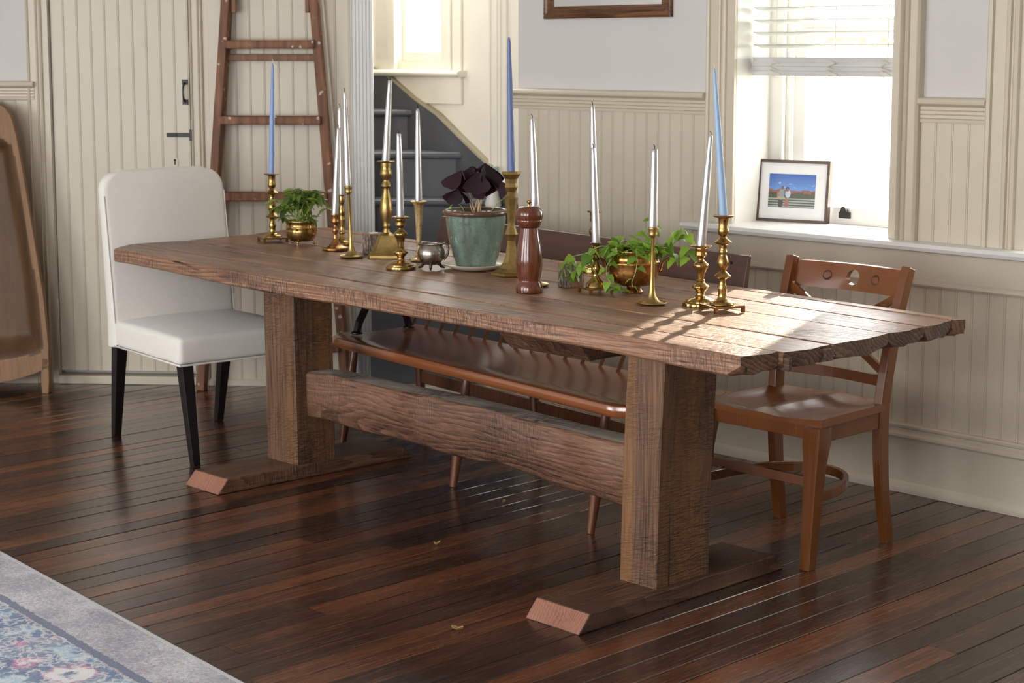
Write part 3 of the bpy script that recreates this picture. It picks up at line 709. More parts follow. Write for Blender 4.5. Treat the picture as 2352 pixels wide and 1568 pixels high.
bm = NB(); prism(bm, [(-0.645, 7.700), (0.30, 7.700), (0.30, 7.762), (-0.645, 7.762)], 0.0, 0.042)
o = obj('trim_17', bm, MAT['cream'], bevel=0.006); o.rotation_euler = (0, 0, PHI); structure(o, 'cream shoe strip at the foot of the stairs')

# ---------------------------------------------------------------- outside
bm = NB(); box(bm, -30, 20, 5.9, 60, -0.75, -0.55)
n = NT('lawn'); MAT['lawn'] = n.done(n.pbr(n.mix(n.noise(n.coords(), 3.0, 5), (0.05, 0.09, 0.022), (0.12, 0.17, 0.05)), 0.9))
o = obj('lawn', bm, MAT['lawn']); o['kind'] = 'structure'; o['label'] = 'sunlit lawn outside the windows'
MAT['hedge'] = leafmat('hedge_leaf', (0.04, 0.085, 0.02), (0.16, 0.23, 0.07), 0.3, 0.6)
def shrub(px, py, h, rad, label, seed):
    rr = random.Random(seed)
    t = thing('garden_shrub', label, 'shrub', (px, py, -0.55), 0, 'shrubs outside the window')
    bm = NB(); tube(bm, [(0, 0, 0), (0.05, 0, h * 0.5), (0, 0.03, h * 0.8)], [0.06, 0.05, 0.02]); obj('stem', bm, MAT['bark'], t)
    bm = NB()
    for _ in range(1500):
        a = rr.uniform(0, 6.283); b = rr.uniform(-1, 1); q = rr.uniform(0.55, 1.0)
        c = Vector((q * rad * math.cos(a) * math.sqrt(1 - b * b), q * rad * math.sin(a) * math.sqrt(1 - b * b), h * 0.55 + q * h * 0.45 * b))
        u = Vector((rr.uniform(-1, 1), rr.uniform(-1, 1), rr.uniform(-1, 1))).normalized() * 0.07
        v = u.orthogonal().normalized() * 0.035
        vs = [bm.verts.new(c - u), bm.verts.new(c + v), bm.verts.new(c + u), bm.verts.new(c - v)]
        bm.faces.new(vs)
    obj('foliage', bm, MAT['hedge'], t)
shrub(-7.6, 10.6, 2.3, 1.15, 'tall pale green shrub seen through the window behind the blind', 1)
shrub(-6.0, 9.4, 1.6, 0.9, 'low round shrub seen through the window behind the blind', 2)
# ================================================================ DINING TABLE
TZ = 0.765; TB = 0.713
table = thing('dining_table', 'long trestle dining table of thick reclaimed barn planks', 'table', (-4.3, 4.0, 0))
TO = Vector((-4.3, 4.0, 0))
def front_y(x): return 3.462 + (x + 2.75) * (3.5451 - 3.462) / (-5.8593 + 2.75)
def back_y(x): return 4.432 + (x + 2.68) * (4.6606 - 4.432) / (-5.9549 + 2.68)
FR = [0.0, 0.135, 0.335, 0.605, 0.785, 0.945, 1.0]
rt = random.Random(3)
LEND = [(-5.8928, -5.9884), (-5.9884, -5.9406), (-5.9406, -5.9501), (-5.9501, -6.0170), (-6.0170, -5.9884), (-5.9884, -5.9549)]
REND = [(-2.740, -2.722), (-2.708, -2.695), (-2.690, -2.692), (-2.696, -2.690), (-2.690, -2.700), (-2.704, -2.684)]
MAT['table_mix'] = MAT['table']
for k in range(6):
    f0, f1 = FR[k], FR[k + 1]
    bm = NB()
    nS = 30
    rows = []
    g = 0.0017
    phase = rt.uniform(0, 6)
    for i in range(nS + 1):
        t = min(1.0, i / (nS - 2) * 0.985) if i < nS - 1 else (0.995 if i == nS - 1 else 1.0)
        def P(f, l, r, edge):
            xx = l + (r - l) * t
            y = front_y(xx) + (back_y(xx) - front_y(xx)) * f
            if edge == 'f' and f == 0: y += 0.004 * math.sin(5 * t * 3 + 1) + 0.003 * math.sin(17 * t)
            return xx, y
        xa, ya = P(f0, LEND[k][0], REND[k][0], 'f'); xb, yb = P(f1, LEND[k][1], REND[k][1], 'b')
        ya += g; yb -= g
        rise = 0.012 * (-2.7 - xa) / 3.3
        wob = 0.0010 * math.sin(7 * t + phase) + rise
        zt = TZ + wob; zb = TB + rise - 0.003 + 0.005 * math.sin(9 * t + phase) * (1 if k == 0 else 0.4)
        cb = 0.005
        def und(u):        # worn, uneven underside near the right-hand end
            e = max(0.0, (t - 0.985) / 0.015)
            return zb + e * (0.004 + 0.012 * abs(math.sin(5.3 * u + phase * 3)) + (0.014 if u in (0.0, 1.0) else 0.0))
        xm = lambda u: xa + (xb - xa) * u + (max(0.0, (t - 0.985) / 0.015) * 0.006 * math.sin(9 * u + phase))
        ym = lambda u: ya + (yb - ya) * u
        rows.append([(xa, ya, und(0.0) + 0.006), (xa, ya, zt - cb), (xa, ya + cb, zt)] + [(xm(u), ym(u), zt + 0.0008 - 0.003 * max(0.0, (t - 0.985) / 0.015)) for u in (0.3, 0.55, 0.8)] + [(xb, yb - cb, zt), (xb, yb, zt - cb), (xb, yb, und(1.0) + 0.006), (xb, yb - 0.006, und(1.0))] + [(xm(u), ym(u), und(u)) for u in (0.8, 0.6, 0.4, 0.2)] + [(xa, ya + 0.006, und(0.0))])
    # slightly rounded right-hand end
    vs = loft(bm, [[Vector(p) - TO for p in r] for r in rows])
    bmesh.ops.recalc_face_normals(bm, faces=bm.faces)
    pl = obj('plank', bm, MAT['table'], table, smooth=40)
    me = pl.data; me.materials.append(MAT['tableend'])
    for p in me.polygons:
        if abs(p.normal.x) > 0.8: p.material_index = 1
# rot-darkened blocks and splits on the right-hand end grain
for (y0, y1, z0, z1, d) in ((3.592, 3.606, 0.716, 0.752, 0.006), (3.755, 3.790, 0.722, 0.756, 0.005)):
    bm = NB(); box(bm, -2.706 - TO.x, -2.694 + d - TO.x, y0 - 4.0, y1 - 4.0, z0, z1)
    obj('end_filler_block', bm, MAT['tableend'], table, bevel=0.002)
# posts
def post(x0, x1, y0, y1, zt, dx, dy, n=2):
    bm = NB()
    rr = random.Random(int(abs(x0) * 100))
    rings = []
    for i in range(9):
        t = i / 8; z = 0.05 + (zt - 0.05) * t
        wx = 0.003 * math.sin(4 * t + x0); ox, oy = dx * t, dy * t
        c = 0.004
        a, b, cc, d = x0 + ox + wx, x1 + ox + wx, y0 + oy, y1 + oy
        rings.append([(a + c, cc, z), (b - c, cc, z), (b, cc + c, z), (b, d - c, z), (b - c, d, z), (a + c, d, z), (a, d - c, z), (a, cc + c, z)])
    loft(bm, [[Vector(p) - TO for p in r] for r in rings])
    return obj('post', bm, MAT['post'], table, smooth=40)
post(-5.151, -4.972, 3.722, 3.900, TB + 0.0085, -0.004, 0.0)
post(-3.237, -3.100, 3.553, 3.785, TB + 0.001, 0.012, 0.012)
# feet with sawn sloping ends
def foot(x0, x1, y0, y1, sk, zt=0.05, z0=0.0, cut=0.045, name='foot', flip=False):
    bm = NB()
    s0, s1 = sk
    def ring(y, z, xo): return None
    lo, hi = (y0, y1)
    A = [(lo, z0, 0.0), (lo + cut, zt, 0.0), (hi - cut, zt, 1.0), (hi, z0, 1.0)]
    if flip: A = [(lo + cut, z0, 0.0), (lo, zt, 0.0), (hi, zt, 1.0), (hi - cut, z0, 1.0)]
    L = [Vector((x0 + s0 + (s1 - s0) * t, y, z)) - TO for y, z, t in A]
    Rr = [Vector((x1 + s0 + (s1 - s0) * t, y, z)) - TO for y, z, t in A]
    loft(bm, [L, Rr])
    o = obj(name, bm, MAT['foot'], table, bevel=0.003)
    o.data.materials.append(MAT['footend'])
    for p in o.data.polygons:
        if abs(p.normal.y) > 0.45 and p.normal.z > -0.2 and abs(p.normal.x) < 0.3 and p.area > 0.002: p.material_index = 1
    return o
foot(-5.181, -4.977, 3.382, 4.245, (0.0, 0.035))
foot(-3.286, -3.082, 3.226, 4.105, (0.0, 0.008))
foot(-5.56, -5.32, 3.69, 4.50, (0, 0.02), TB + 0.009, 0.668, 0.05, 'cleat', True)
foot(-3.68, -3.35, 3.50, 4.30, (0, 0.01), TB + 0.002, 0.664, 0.05, 'cleat', True)
# stretcher beam
bm = NB(); rings = []
for i in range(25):
    t = i / 24
    xx = -4.974 + (-3.236 + 4.974) * t; yy = 3.772 + (3.628 - 3.772) * t
    zt = 0.398 + 0.026 * t - 0.004 * math.sin(9 * t) - (0.012 * max(0, 1 - 14 * t)); zb = 0.222 + 0.010 * t + 0.012 * math.sin(3.1 * t) + 0.004 * math.sin(23 * t) + (0.012 if 0.62 < t < 0.78 else 0)
    c = 0.008
    rings.append([(xx, yy, zb + c), (xx, yy + 0.002 * math.sin(13 * t), zt - c), (xx, yy + c, zt), (xx, yy + 0.10, zt), (xx, yy + 0.105, zt - c), (xx, yy + 0.105, zb), (xx, yy + c, zb)])
loft(bm, [[Vector(p) - TO for p in r] for r in rings])
bo = obj('stretcher_beam', bm, MAT['beam'], table, smooth=50)
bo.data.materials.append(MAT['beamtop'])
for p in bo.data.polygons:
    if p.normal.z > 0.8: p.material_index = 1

# ================================================================ WHITE SLIPCOVERED CHAIR
def pad(bm, x0, x1, y0, y1, z0, z1, r, seg=4, puff=0.0):
    v = box(bm, x0, x1, y0, y1, z0, z1)
WC = thing('dining_chair', 'armless dining chair in a white slipcover with black legs', 'chair', (-5.715, 3.84, 0), R_(-5))
# local x: forwards (to the table), y: across
def softbox(x0, x1, y0, y1, z0, z1, bev, sub=2, crown=0.0):
    bm = NB(); box(bm, x0, x1, y0, y1, z0, z1)
    bmesh.ops.bevel(bm, geom=list(bm.edges), offset=bev, segments=4, affect='EDGES', profile=0.5)
    bmesh.ops.subdivide_edges(bm, edges=[e for e in bm.edges if e.calc_length() > 0.15], cuts=5, use_grid_fill=True)
    if crown:
        for v in bm.verts:
            if v.co.z > z1 - 0.012:
                u = 1 - ((v.co.x - (x0 + x1) / 2) / ((x1 - x0) / 2)) ** 2; w_ = 1 - ((v.co.y - (y0 + y1) / 2) / ((y1 - y0) / 2)) ** 2
                v.co.z += crown * max(0, u) * max(0, w_)
    return bm
bm = softbox(-0.285, 0.305, -0.272, 0.272, 0.375, 0.480, 0.022, crown=0.022)
for v in bm.verts:
    if v.co.z < 0.40: v.co.x += 0.004 * math.sin(v.co.y * 40); v.co.y += 0.004 * math.sin(v.co.x * 40)
    k = (v.co.x + 0.285) / 0.59
    v.co.y *= 0.97 + 0.05 * k
obj('seat_cushion', bm, MAT['fabric'], WC, smooth=60)
# backrest: side profile with a slight rake, rounded top corners
bm = NB(); rings = []
nz = 24
for i in range(nz + 1):
    t = (i / 12 * 0.885) if i <= 12 else 0.885 + 0.115 * math.sin((i - 12) / 12 * math.pi / 2); z = 0.375 + 0.685 * t
    xo = -0.268 - 0.080 * max(0, (t - 0.15)) ** 1.1
    th = 0.078 - 0.020 * t
    half = 0.272
    dz = max(0.0, z - (1.06 - 0.075))
    half -= 0.075 - math.sqrt(max(0.0, 0.075 ** 2 - dz ** 2)) if dz > 0 else 0
    if i == nz: half -= 0.0
    r = min(0.022, th / 2.2)
    ring = []
    for cx, cy, a0 in ((1, 1, 0), (-1, 1, 90), (-1, -1, 180), (1, -1, 270)):
        for q in range(4):
            a = R_(a0 + q * 30)
            ring.append((xo + cx * (th / 2 - r) + r * math.cos(a), cy * (half - r) + r * math.sin(a), z))
    rings.append(ring)
top = [(p[0] * 0.4 + 0.6 * (-0.268 - 0.080 * 0.85 ** 1.1), p[1] * 0.93, p[2] + 0.008) for p in rings[-1]]
rings.append(top)
loft(bm, rings)
back = obj('backrest', bm, MAT['fabric'], WC, smooth=50)
# welted seam down the front edge of the back, and hem
for sgn in (-1, 1):
    path = []; bm = NB()
    for i in range(15):
        z = 0.47 + 0.50 * i / 14
        tt = (z - 0.375) / 0.685
        path.append((-0.268 - 0.080 * max(0, tt - 0.15) ** 1.1 + (0.078 - 0.020 * tt) / 2 - 0.004, sgn * 0.268, z))
    tube(bm, path, 0.0022, 6)
    obj('piping', bm, MAT['fabric'], back, smooth=60)
bm = NB(); hem = [(0.312, -0.279, 0.378), (0.312, 0.279, 0.376), (-0.288, 0.268, 0.380), (-0.288, -0.268, 0.380), (0.312, -0.279, 0.378)]
tube(bm, hem, 0.0035, 6); obj('hem', bm, MAT['fabric'], WC, smooth=60)
for (tx, ty, bx, by) in ((0.275, -0.240, 0.330, -0.235), (0.275, 0.240, 0.300, 0.235), (-0.255, -0.240, -0.325, -0.232), (-0.255, 0.240, -0.325, 0.236)):
    bm = NB()
    a, b = 0.024, 0.015
    loft(bm, [[(bx - b, by - b, 0.0), (bx + b, by - b, 0), (bx + b, by + b, 0), (bx - b, by + b, 0)], [(tx - a, ty - a, 0.385), (tx + a, ty - a, 0.385), (tx + a, ty + a, 0.385), (tx - a, ty + a, 0.385)]])
    obj('leg', bm, MAT['blackleg'], WC, bevel=0.002)

# ================================================================ CHERRY WOOD CHAIR
CC = thing('dining_chair', 'cherry wood dining chair with crossed back slats and a pierced top rail', 'chair', (-3.235, 4.36, 0), 0)
# local: x across, y away from the table (back at +y)
def seat_mesh():
    bm = NB(); nx, ny = 22, 18; vs = []
    for j in range(ny + 1):
        row = []
        for i in range(nx + 1):
            u = i / nx * 2 - 1; t = j / ny
            half = 0.232 - 0.012 * t
            y = -0.178 + 0.372 * t
            if abs(u) > 0.8: pass
            y -= (0.012 * (1 - u * u)) * (1 - t)            # bowed front
            y += 0.035 * (1 - u * u) * t                    # curved back
            x = u * half
            dish = -0.016 * max(0, 1 - ((abs(u) - 0.48) / 0.46) ** 2) * max(0, 1 - ((t - 0.58) / 0.55) ** 2)
            dish += 0.004 * max(0, 1 - (u / 0.25) ** 2) * (1 - t)
            edge = 0.010 * max(0, 0.12 - t) / 0.12 * (1 - abs(u) ** 3) * -1
            row.append(bm.verts.new((x, y, 0.452 + dish + edge)))
        vs.append(row)
    for j in range(ny):
        for i in range(nx): bm.faces.new((vs[j][i], vs[j][i + 1], vs[j + 1][i + 1], vs[j + 1][i]))
    ext = bmesh.ops.extrude_face_region(bm, geom=list(bm.faces))
    for e in ext['geom']:
        if isinstance(e, bmesh.types.BMVert): e.co.z = 0.428
    return bm
obj('seat', seat_mesh(), MAT['cherryseat'], CC, smooth=45)
bm = NB()
box(bm, -0.205, 0.205, -0.172, -0.152, 0.385, 0.428); box(bm, -0.215, -0.195, -0.16, 0.19, 0.375, 0.428); box(bm, 0.195, 0.215, -0.16, 0.19, 0.375, 0.428); box(bm, -0.20, 0.20, 0.175, 0.195, 0.385, 0.428)
obj('apron', bm, MAT['cherry'], CC, bevel=0.002)
for s in (-1, 1):
    bm = NB()
    loft(bm, [[(s * 0.214 + a * r, -0.208 + 0.0 + b * r, z) for a, b in ((-1, -1), (-0.2, -1.25), (1, -1), (1.1, 0), (1, 1), (-1, 1))] for z, r in ((0.0, 0.0165), (0.10, 0.019), (0.30, 0.0235), (0.345, 0.027), (0.375, 0.030), (0.428, 0.030))])
    for v in bm.verts: v.co.y += 0.034 * (v.co.z / 0.428)
    obj('leg', bm, MAT['cherry'], CC, smooth=40)
# back posts (sabre curve)
for s in (-1, 1):
    path = spline([(s * 0.209, 0.212, 0.0), (s * 0.205, 0.178, 0.22), (s * 0.206, 0.172, 0.45), (s * 0.213, 0.215, 0.68), (s * 0.222, 0.272, 0.868)], 5)
    bm = NB(); bar(bm, path, [0.030] * len(path), [0.036 + 0.012 * math.sin(math.pi * min(1, k / (len(path) - 1))) for k in range(len(path))], (0, 1, 0))
    obj('back_post', bm, MAT['cherry'], CC, bevel=0.003)
# pierced top rail, gently curved
def railpt(u, z): return Vector((u, 0.262 + 0.028 * (1 - (u / 0.2) ** 2) + (z - 0.80) * 0.30, z))
bm = NB()
HR = 0.024; RC = 0.815
def hole_ring(depth):
    return [railpt(HR * math.cos(2 * math.pi * k / 24), RC + HR * math.sin(2 * math.pi * k / 24)) + Vector((0, depth, 0)) for k in range(24)]
def outer_ring(depth):
    out = []
    for k in range(24):
        a = 2 * math.pi * k / 24; c, s_ = math.cos(a), math.sin(a)
        m = max(abs(c) / 0.200, abs(s_) / 0.041)
        out.append(railpt(c / m if abs(c / m) < 0.2 else math.copysign(0.2, c), RC + s_ / m) + Vector((0, depth, 0)))
    return out
def mid_ring(depth):
    return [p.lerp(q, 0.28) for p, q in zip(hole_ring(depth), outer_ring(depth))]
# squarer outer ring: snap the nearest points to the corners
def snap(r, depth):
    for cx, cz in ((0.2, 0.041), (-0.2, 0.041), (0.2, -0.041), (-0.2, -0.041)):
        tgt = railpt(cx, RC + cz) + Vector((0, depth, 0))
        i = min(range(24), key=lambda k: (r[k] - tgt).length); r[i] = tgt
    return r
A = [hole_ring(0), [p.lerp(q, .15) for p, q in zip(hole_ring(0), outer_ring(0))], [p.lerp(q, .55) for p, q in zip(hole_ring(0), outer_ring(0))], snap(outer_ring(0), 0), snap(outer_ring(0.020), 0.020), [p.lerp(q, .55) for p, q in zip(hole_ring(0.02), outer_ring(0.02))], hole_ring(0.020), hole_ring(0)]
vs = [[bm.verts.new(p) for p in r] for r in A[:-1]]; vs.append(vs[0])
for a, b in zip(vs, vs[1:]):
    for i in range(24): bm.faces.new((a[i], a[(i + 1) % 24], b[(i + 1) % 24], b[i]))
rail = obj('top_rail', bm, MAT['cherryseat'], CC, smooth=35)
for s in (-1, 1):
    bm = NB()
    rings = [[railpt(s * 0.092 + r * math.cos(2 * math.pi * k / 18), RC + r * math.sin(2 * math.pi * k / 18)) + Vector((0, d, 0)) for k in range(18)] for r, d in ((0.0165, 0.004), (0.0163, -0.0060), (0.0148, -0.0064), (0.0120, -0.0045), (0.001, -0.0040))]
    loft(bm, rings); obj('dimple_shade', bm, MAT['walnut'], rail, smooth=30)  # dark raised disc, its colour standing for shade inside the dimple
bm = NB()
bar(bm, spline([(-0.20, 0.180, 0.518), (0, 0.206, 0.518), (0.20, 0.180, 0.518)], 6), 0.018, 0.034)
obj('lower_rail', bm, MAT['cherry'], CC, bevel=0.002)
for s in (-1, 1):
    bm = NB(); bar(bm, [(-s * 0.205, 0.196 + (0.006 if s > 0 else -0.004), 0.535), (0, 0.232 + (0.006 if s > 0 else -0.004), 0.655), (s * 0.205, 0.246 + (0.006 if s > 0 else -0.004), 0.778)], 0.014, 0.026, (0, 0, 1))
    obj('cross_slat', bm, MAT['cherry'], CC, bevel=0.002)
# bent hoop stretcher and front stretcher
hp = []
for k in range(25):
    a = math.pi * k / 24
    hp.append((-0.196 * math.cos(a), -0.10 + 0.285 * math.sin(a) ** 0.8 if False else -0.115 + 0.285 * math.sin(a), 0.205))
hp = [(-0.205, -0.19, 0.205)] + hp + [(0.205, -0.19, 0.205)]
bm = NB(); bar(bm, hp, 0.016, 0.030); obj('hoop_stretcher', bm, MAT['cherry'], CC, bevel=0.002)
bm = NB(); bar(bm, [(-0.20, -0.19, 0.262), (0.20, -0.19, 0.262)], 0.018, 0.030); obj('front_stretcher', bm, MAT['cherry'], CC, bevel=0.002)

# ================================================================ SPINDLE-BACK BENCH
BN = thing('spindle_bench', 'low brown wooden bench with spindle back and black arms behind the table', 'bench', (-4.44, 4.06, 0), R_(-6.6))
bm = NB(); nx = 30; rings = []
for i in range(nx + 1):
    t = i / nx * 2 - 1; x = t * 0.895
    clip = 0.06 * max(0, (abs(t) - 0.93) / 0.07) ** 1.5
    yf = -0.035 + clip; yb = 0.405 - 0.15 * 0
    zt = 0.442
    rings.append([(x, yf + 0.012, zt - 0.042), (x, yf + 0.002, zt - 0.030), (x, yf, zt - 0.016), (x, yf + 0.006, zt - 0.004), (x, yf + 0.022, zt), (x, yf + 0.10, zt - 0.007), (x, yf + 0.2, zt - 0.013), (x, yb - 0.06, zt - 0.008), (x, yb - 0.004, zt), (x, yb, zt - 0.01), (x, yb - 0.006, zt - 0.040)])
loft(bm, rings); obj('seat', bm, MAT['bench'], BN, smooth=45)
for lx in (-0.80, -0.055, 0.705):
    for ly, by in ((0.055, -0.012), (0.345, 0.375)):
        bm = NB()
        P0 = Vector((lx, by, 0)); P1 = Vector((lx, ly, 0.408))
        ks = [(0, 0.0125), (0.1, 0.0145), (0.30, 0.0195), (0.42, 0.0205), (0.55, 0.0190), (0.8, 0.0165), (1.0, 0.0145)]
        tube(bm, [P0.lerp(P1, k) for k, r in ks], [r for k, r in ks], 14); obj('leg', bm, MAT['benchleg'], BN, smooth=50)
    bm = NB(); tube(bm, [(lx, 0.005, 0.115), (lx, 0.185, 0.12), (lx, 0.370, 0.115)], [0.008, 0.011, 0.008], 10); obj('side_stretcher', bm, MAT['benchleg'], BN, smooth=50)
for a, b in ((-0.80, -0.055), (-0.055, 0.705)):
    bm = NB(); bar(bm, [(a + 0.012, 0.360, 0.245), (b - 0.012, 0.360, 0.245)], 0.016, 0.048); obj('back_stretcher', bm, MAT['benchleg'], BN, bevel=0.004)
# crest rail and spindles
def crest_pt(x, z): return (x, 0.600 + (z - 0.80) * 0.22 + 0.00 * x, z)
CX0, CX1 = -1.005, 0.775
bm = NB(); rings = []
for i in range(21):
    x = CX0 + (CX1 - CX0) * i / 20
    sl = 0.010 * (1 if i == 0 else 0)
    a, b = 0.752, 0.858
    rings.append([crest_pt(x - 0.012 * (1 if i == 0 else 0), a), tuple(Vector(crest_pt(x, b))), tuple(Vector(crest_pt(x, b)) + Vector((0, 0.012, 0.002))), tuple(Vector(crest_pt(x, a)) + Vector((0, 0.022, 0)))])
loft(bm, rings); crest = obj('crest_rail', bm, MAT['crest'], BN, bevel=0.003)
ns = 18
sp0 = None
for i in range(ns):
    xs = -0.86 + (0.86 * 2 - 0.06) * i / (ns - 1) - 0.02
    xt = CX0 + 0.07 + (CX1 - CX0 - 0.14) * i / (ns - 1)
    a = Vector((xs, 0.372, 0.434)); b = Vector(crest_pt(xt, 0.754)) + Vector((0, 0.010, 0))
    bm = NB(); tube(bm, [a, a.lerp(b, 0.4), a.lerp(b, 0.75), b], [0.0065, 0.0075, 0.0085, 0.0065], 8); obj('spindle', bm, MAT['benchleg'], BN, smooth=50)
# bolts in the crest
for (x, z) in ((-0.925, 0.822), (-0.928, 0.782), (0.70, 0.83), (0.70, 0.79)):
    bm = NB(); c = Vector(crest_pt(x, z)) - Vector((0, 0.004, 0))
    loft(bm, [[c + Vector((r * math.cos(k * math.pi / 5), d, r * math.sin(k * math.pi / 5))) for k in range(10)] for r, d in ((0.006, 0.004), (0.005, 0.0005), (0.001, 0.0))])
    obj('crest_bolt', bm, MAT['blackiron'], crest)
# black scrolled arms with two posts each
for s, x in ((-1, -0.835), (1, 0.830)):
    for y0, y1, lean in ((0.085, 0.14, 1), (0.33, 0.36, -1)):
        path = spline([(x, y0, 0.445), (x, y0 + 0.012 * lean, 0.485), (x, y0 + 0.045 * lean, 0.545), (x, y0 + 0.055 * lean, 0.60)], 5)
        bm = NB(); bar(bm, path, [0.026] * len(path), [0.020] * len(path), (0, 1, 0))
        lathe(bm, [(0.024, 0), (0.025, 0.006), (0.017, 0.011)], 16, x, y0, 0.440)
        obj('arm_post', bm, MAT['arm'], BN, bevel=0.002)
    path = spline([(x, 0.06, 0.585), (x, 0.10, 0.605), (x, 0.22, 0.612), (x, 0.34, 0.612), (x, 0.45, 0.630), (x, 0.50, 0.640)], 5)
    bm = NB(); bar(bm, path, 0.050, 0.022); obj('armrest', bm, MAT['arm'], BN, bevel=0.005)

# ================================================================ RUG
RG = thing('area_rug', 'worn floral area rug in grey, navy and pink', 'rug', (-4.838, 2.485, 0), math.atan2(2.365 - 2.485, -3.386 + 4.838) + math.pi)
RG.location = (-1.9, 2.485 + (-1.9 + 4.838) * (2.365 - 2.485) / 1.452, 0)
bm = NB(); box(bm, 0.0, 4.2, 0.0, 1.9, 0.001, 0.012)
obj('rug_pile', bm, MAT['rug'], RG, bevel=0.004)
bm = NB(); tube(bm, [(0.0, 0.0, 0.006), (4.2, 0.0, 0.006)], 0.0062, 8); obj('bound_edge', bm, plain('rug_binding', (0.45, 0.45, 0.46), 0.95), RG, smooth=60)

# ================================================================ STEP LADDER ON THE DIAGONAL WALL
LD = thing('step_ladder', 'old paint-spattered wooden stepladder folded against the beadboard wall', 'ladder', D0, DA)
n = NT('paint_spattered_ladder'); c = n.coords()
base_f = n.noise(n.mapv(c, (1, 1, 0.1)), 40.0, 4)
colw = n.ramp(base_f, [(0.3, (0.095, 0.036, 0.015)), (0.55, (0.22, 0.090, 0.036)), (0.8, (0.32, 0.155, 0.075))])
sp = n.n('TexVoronoi', 0, Vector=n.n('VectorMath', 0, {'operation': 'MULTIPLY_ADD'}, _0=n.noise(c, 30.0, 2, outp=1), _1=(0.03, 0.03, 0.03), _2=c), Scale=21.0)
colw = n.mix(n.ramp(sp, [(0.13, 0.85), (0.19, 0.0)]), colw, (0.55, 0.50, 0.44))
sc_ = n.ramp(n.noise(n.mapv(c, (1, 1, 2.5)), 13.0, 4, 0.7), [(0.66, 0.0), (0.72, 0.6)])
colw = n.mix(sc_, colw, (0.48, 0.40, 0.34))
MAT['ladderspat'] = n.done(n.pbr(colw, 0.6))
def lad_l(z): return 0.838 + (0.776 - 0.838) * (1.764 - z) / (1.764 - 0.977)
def lad_r(z): return 1.234 + (1.302 - 1.234) * (1.764 - z) / (1.764 - 0.861)
def lad_n(z): return -0.055 - 0.07 * (1.9 - z) / 1.9
for f, s in ((lad_l, -1), (lad_r, 1)):
    bm = NB(); bar(bm, [(f(z), lad_n(z), z) for z in (0.0, 0.6, 1.2, 2.05)], 0.038, 0.075, (0, 1, 0)); obj('side_rail', bm, MAT['ladderspat'], LD, bevel=0.004)
for z in (1.565, 1.228, 0.885, 0.545, 0.205):
    bm = NB(); n0 = lad_n(z)
    bar(bm, [(lad_l(z) + 0.008, n0 - 0.008, z), (lad_r(z) - 0.008, n0 - 0.008, z)], 0.105, 0.038, (0, 0, 1)); st_ = obj('step', bm, MAT['ladderspat'], LD, bevel=0.007)
    if z > 1.5:
        bm = NB(); bar(bm, [(lad_l(z) + 0.012, n0 + 0.012, z - 0.058), (lad_r(z) - 0.012, n0 + 0.012, z - 0.058)], 0.018, 0.030, (0, 0, 1)); obj('spreader_bar', bm, MAT['ladder'], LD, bevel=0.003)
# added pale strip for the right rail's side face: white paint, lit
bm = NB(); bar(bm, [(lad_r(z) + 0.026, lad_n(z) * 0.35 - 0.012, z) for z in (0.0, 0.8, 2.05)], 0.018, 0.040, (0, 1, 0)); obj('side_face_strip', bm, plain('pale_ladder_paint', (0.68, 0.62, 0.54), 0.6), LD, bevel=0.003)
for sx in (0.872, 1.205):
    bm = NB(); bar(bm, [(sx, -0.075, 1.705), (sx, -0.070, 2.0)], 0.020, 0.014, (0, 1, 0)); obj('bucket_shelf_arm', bm, MAT['ladder'], LD, bevel=0.003)

# ================================================================ CARVED TRENCHER AT THE LEFT EDGE
TR = thing('dough_trencher', 'tall carved wooden dough trencher stood on end at the left edge', 'trencher', (-7.02, 3.872, 0), DA)
# local x along the wall (0 at the lower right edge), y away from the viewer, z up; leaning back slightly
_ED = [(0.0, 0.0), (0.22, 0.0), (0.433, -0.022), (0.741, -0.070), (1.04, -0.120), (1.165, -0.143), (1.245, -0.165), (1.285, -0.195), (1.31, -0.25)]
def redge(z):
    for (z0, x0), (z1, x1) in zip(_ED, _ED[1:]):
        if z <= z1: return x0 + (x1 - x0) * (z - z0) / (z1 - z0)
    return _ED[-1][1]
TCX = -0.33
NU, NV = 60, 90
front, dist = [], []
for i in range(NV + 1):
    v = i / NV; row = []; dr = []
    for j in range(NU + 1):
        u = j / NU * 2 - 1
        z = (0.045 + 0.075 * abs(u) ** 2.2) * (1 - v) + 1.31 * v
        hw = 0.33 + redge(z)
        x = TCX + u * hw
        d = min(hw * (1 - abs(u)) - 0.022, z - 0.150 - 0.05 * abs(u) ** 3, 1.19 - 0.10 * abs(u) ** 2 - z)
        q = max(0.0, min(1.0, d / 0.10)); q = q * q * (3 - 2 * q)
        row.append((x, 0.085 * z + 0.10 * q, z)); dr.append(d)
    front.append(row); dist.append(dr)
bm = NB()
vf = [[bm.verts.new(p) for p in r] for r in front]
vb = [[bm.verts.new((p[0], 0.085 * p[2] + 0.028 + 0.105 * (1 - (j / NU * 2 - 1) ** 4), p[2])) for j, p in enumerate(r)] for r in front]
inner = []
for i in range(NV):
    for j in range(NU):
        f = bm.faces.new((vf[i][j], vf[i][j + 1], vf[i + 1][j + 1], vf[i + 1][j]))
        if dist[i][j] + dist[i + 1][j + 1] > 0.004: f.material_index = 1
        bm.faces.new((vb[i][j + 1], vb[i][j], vb[i + 1][j], vb[i + 1][j + 1]))
    bm.faces.new((vf[i][0], vf[i + 1][0], vb[i + 1][0], vb[i][0])); bm.faces.new((vf[i + 1][NU], vf[i][NU], vb[i][NU], vb[i + 1][NU]))
for j in range(NU):
    bm.faces.new((vf[0][j + 1], vf[0][j], vb[0][j], vb[0][j + 1])); bm.faces.new((vf[NV][j], vf[NV][j + 1], vb[NV][j + 1], vb[NV][j]))
bowl = obj('bowl', bm, MAT['trencher'], TR, smooth=50)
